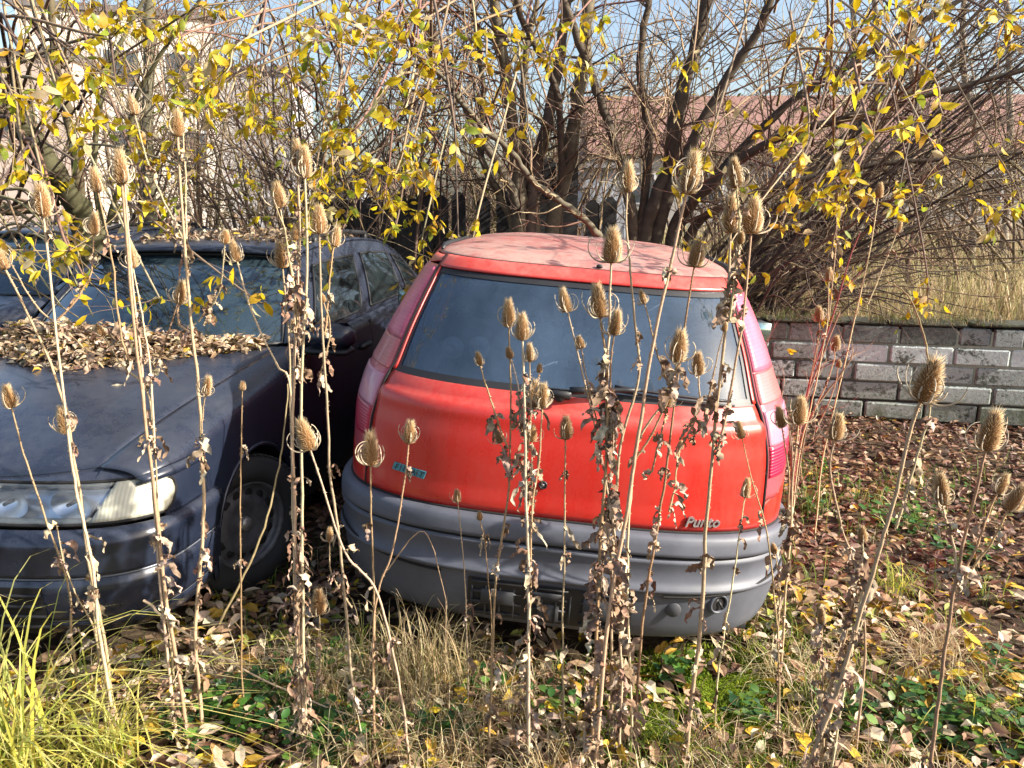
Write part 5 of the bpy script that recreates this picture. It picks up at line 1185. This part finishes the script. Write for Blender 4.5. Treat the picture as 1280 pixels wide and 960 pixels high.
teasel('withered stubby teasel bundle at the foot of the leaning right hand stalks',1.9,[([(1078,675),(1083,720),(1070,800),(1050,900)],26,.0036,1),([(1027,778),(1028,850),(1030,920)],26,.003,1),([(1085,745),(1070,800),(1045,870)],24,.003,0),([(1065,695),(1070,740),(1050,820),(1030,900)],0,.005,1)],46,rw=.018)
for o_,(x,y,hp) in enumerate(((1046,252,16),(1098,245,22),(1122,289,16),(1036,350,20),(1024,400,24),(1044,437,24))): pass
teasel('distant cluster of small brown teasel heads above the red stemmed shrub',3.4,[([(1036,350),(1034,400),(1020,480),(1000,560),(990,650)],20,.004,1),([(1024,400),(1022,430),(1012,480)],24,.003,0),([(1044,437),(1035,470),(1015,520)],24,.003,0),([(1048,458),(1040,490),(1020,540)],12,.003,0),([(1046,252),(1044,320),(1036,400)],16,.003,0)],5,rw=.01)
teasel('distant tall teasel with two small heads against the arching bush',3.6,[([(1098,246),(1085,320),(1060,430),(1030,560),(1020,650)],22,.004,1),([(1122,289),(1105,330),(1085,380)],16,.003,0)],3,rw=.01)
# loose bare stems leaning between the plants
def stem_thing(label,pts,Ys,r=.004,col=None):
    mb=MB(); P=smooth_path([at(x,y,Yv) for (x,y),Yv in zip(pts,Ys)],8); P=P+rng.normal(0,.0015,P.shape); og=P[0].copy(); tube(mb,P-og,np.linspace(r,r*.5,len(P)),5,pick(SC_,1)[0] if col is None else col)
    tag(mb.build('dry_stem',M['straw'],loc=tuple(og)),label,'stem')
stem_thing('long broken pale stem lying from the blue bumper across the leaves to the lower right',[(180,610+140),(230,790),(330,850),(500,920)],[2.3,2.25,2.2,2.05],.005)
stem_thing('bare grey stem leaning across the front wheel of the blue car',[(275,780),(330,660),(352,560),(360,480)],[2.5,2.6,2.75,2.85],.005)
stem_thing('pale bent stem below the left of the red bumper forming a peak',[(478,720),(530,665),(560,760)],[2.2,2.2,2.2],.0025)
stem_thing('curved pale reed bending down in front of the brick wall',[(1163,470),(1155,420),(1135,370),(1105,350)],[2.6,2.7,2.8,2.9],.004)
SUN_AZ_D, SUN_EL_D, SUN_S, SKY_S, EXPO = 106, 29, 5.0, .12, 1.22
# ================================================================== light, sky, output
SUN_AZ, SUN_EL = math.radians(SUN_AZ_D), math.radians(SUN_EL_D)   # azimuth: clockwise from +Y seen from above
w=bpy.data.worlds.new('World'); SC.world=w; w.use_nodes=True; nt=w.node_tree
sky=nt.nodes.new('ShaderNodeTexSky'); sky.sky_type='NISHITA'; sky.sun_disc=False; sky.sun_elevation=SUN_EL; sky.sun_rotation=SUN_AZ
sky.air_density=1.0; sky.dust_density=3.0; sky.ozone_density=1.0
nt.links.new(sky.outputs[0],nt.nodes['Background'].inputs[0]); nt.nodes['Background'].inputs[1].default_value=SKY_S
sl=bpy.data.lights.new('sun','SUN'); sl.energy=SUN_S; sl.angle=math.radians(.5); sl.color=(1,.93,.82)
so=bpy.data.objects.new('sun',sl); COL.objects.link(so)
d=Vector((math.sin(SUN_AZ)*math.cos(SUN_EL), math.cos(SUN_AZ)*math.cos(SUN_EL), math.sin(SUN_EL)))
so.rotation_euler=d.to_track_quat('Z','Y').to_euler(); so.location=(0,0,30)
vs=SC.view_settings; vs.view_transform='Standard'; vs.look='None'; vs.gamma=1; vs.exposure=EXPO; vs.use_curve_mapping=False
SC.cycles.max_bounces=6; SC.cycles.transparent_max_bounces=12; SC.cycles.diffuse_bounces=3; SC.cycles.glossy_bounces=3; SC.cycles.transmission_bounces=4
SC.cycles.use_denoising=True; SC.cycles.caustics_reflective=False; SC.cycles.caustics_refractive=False
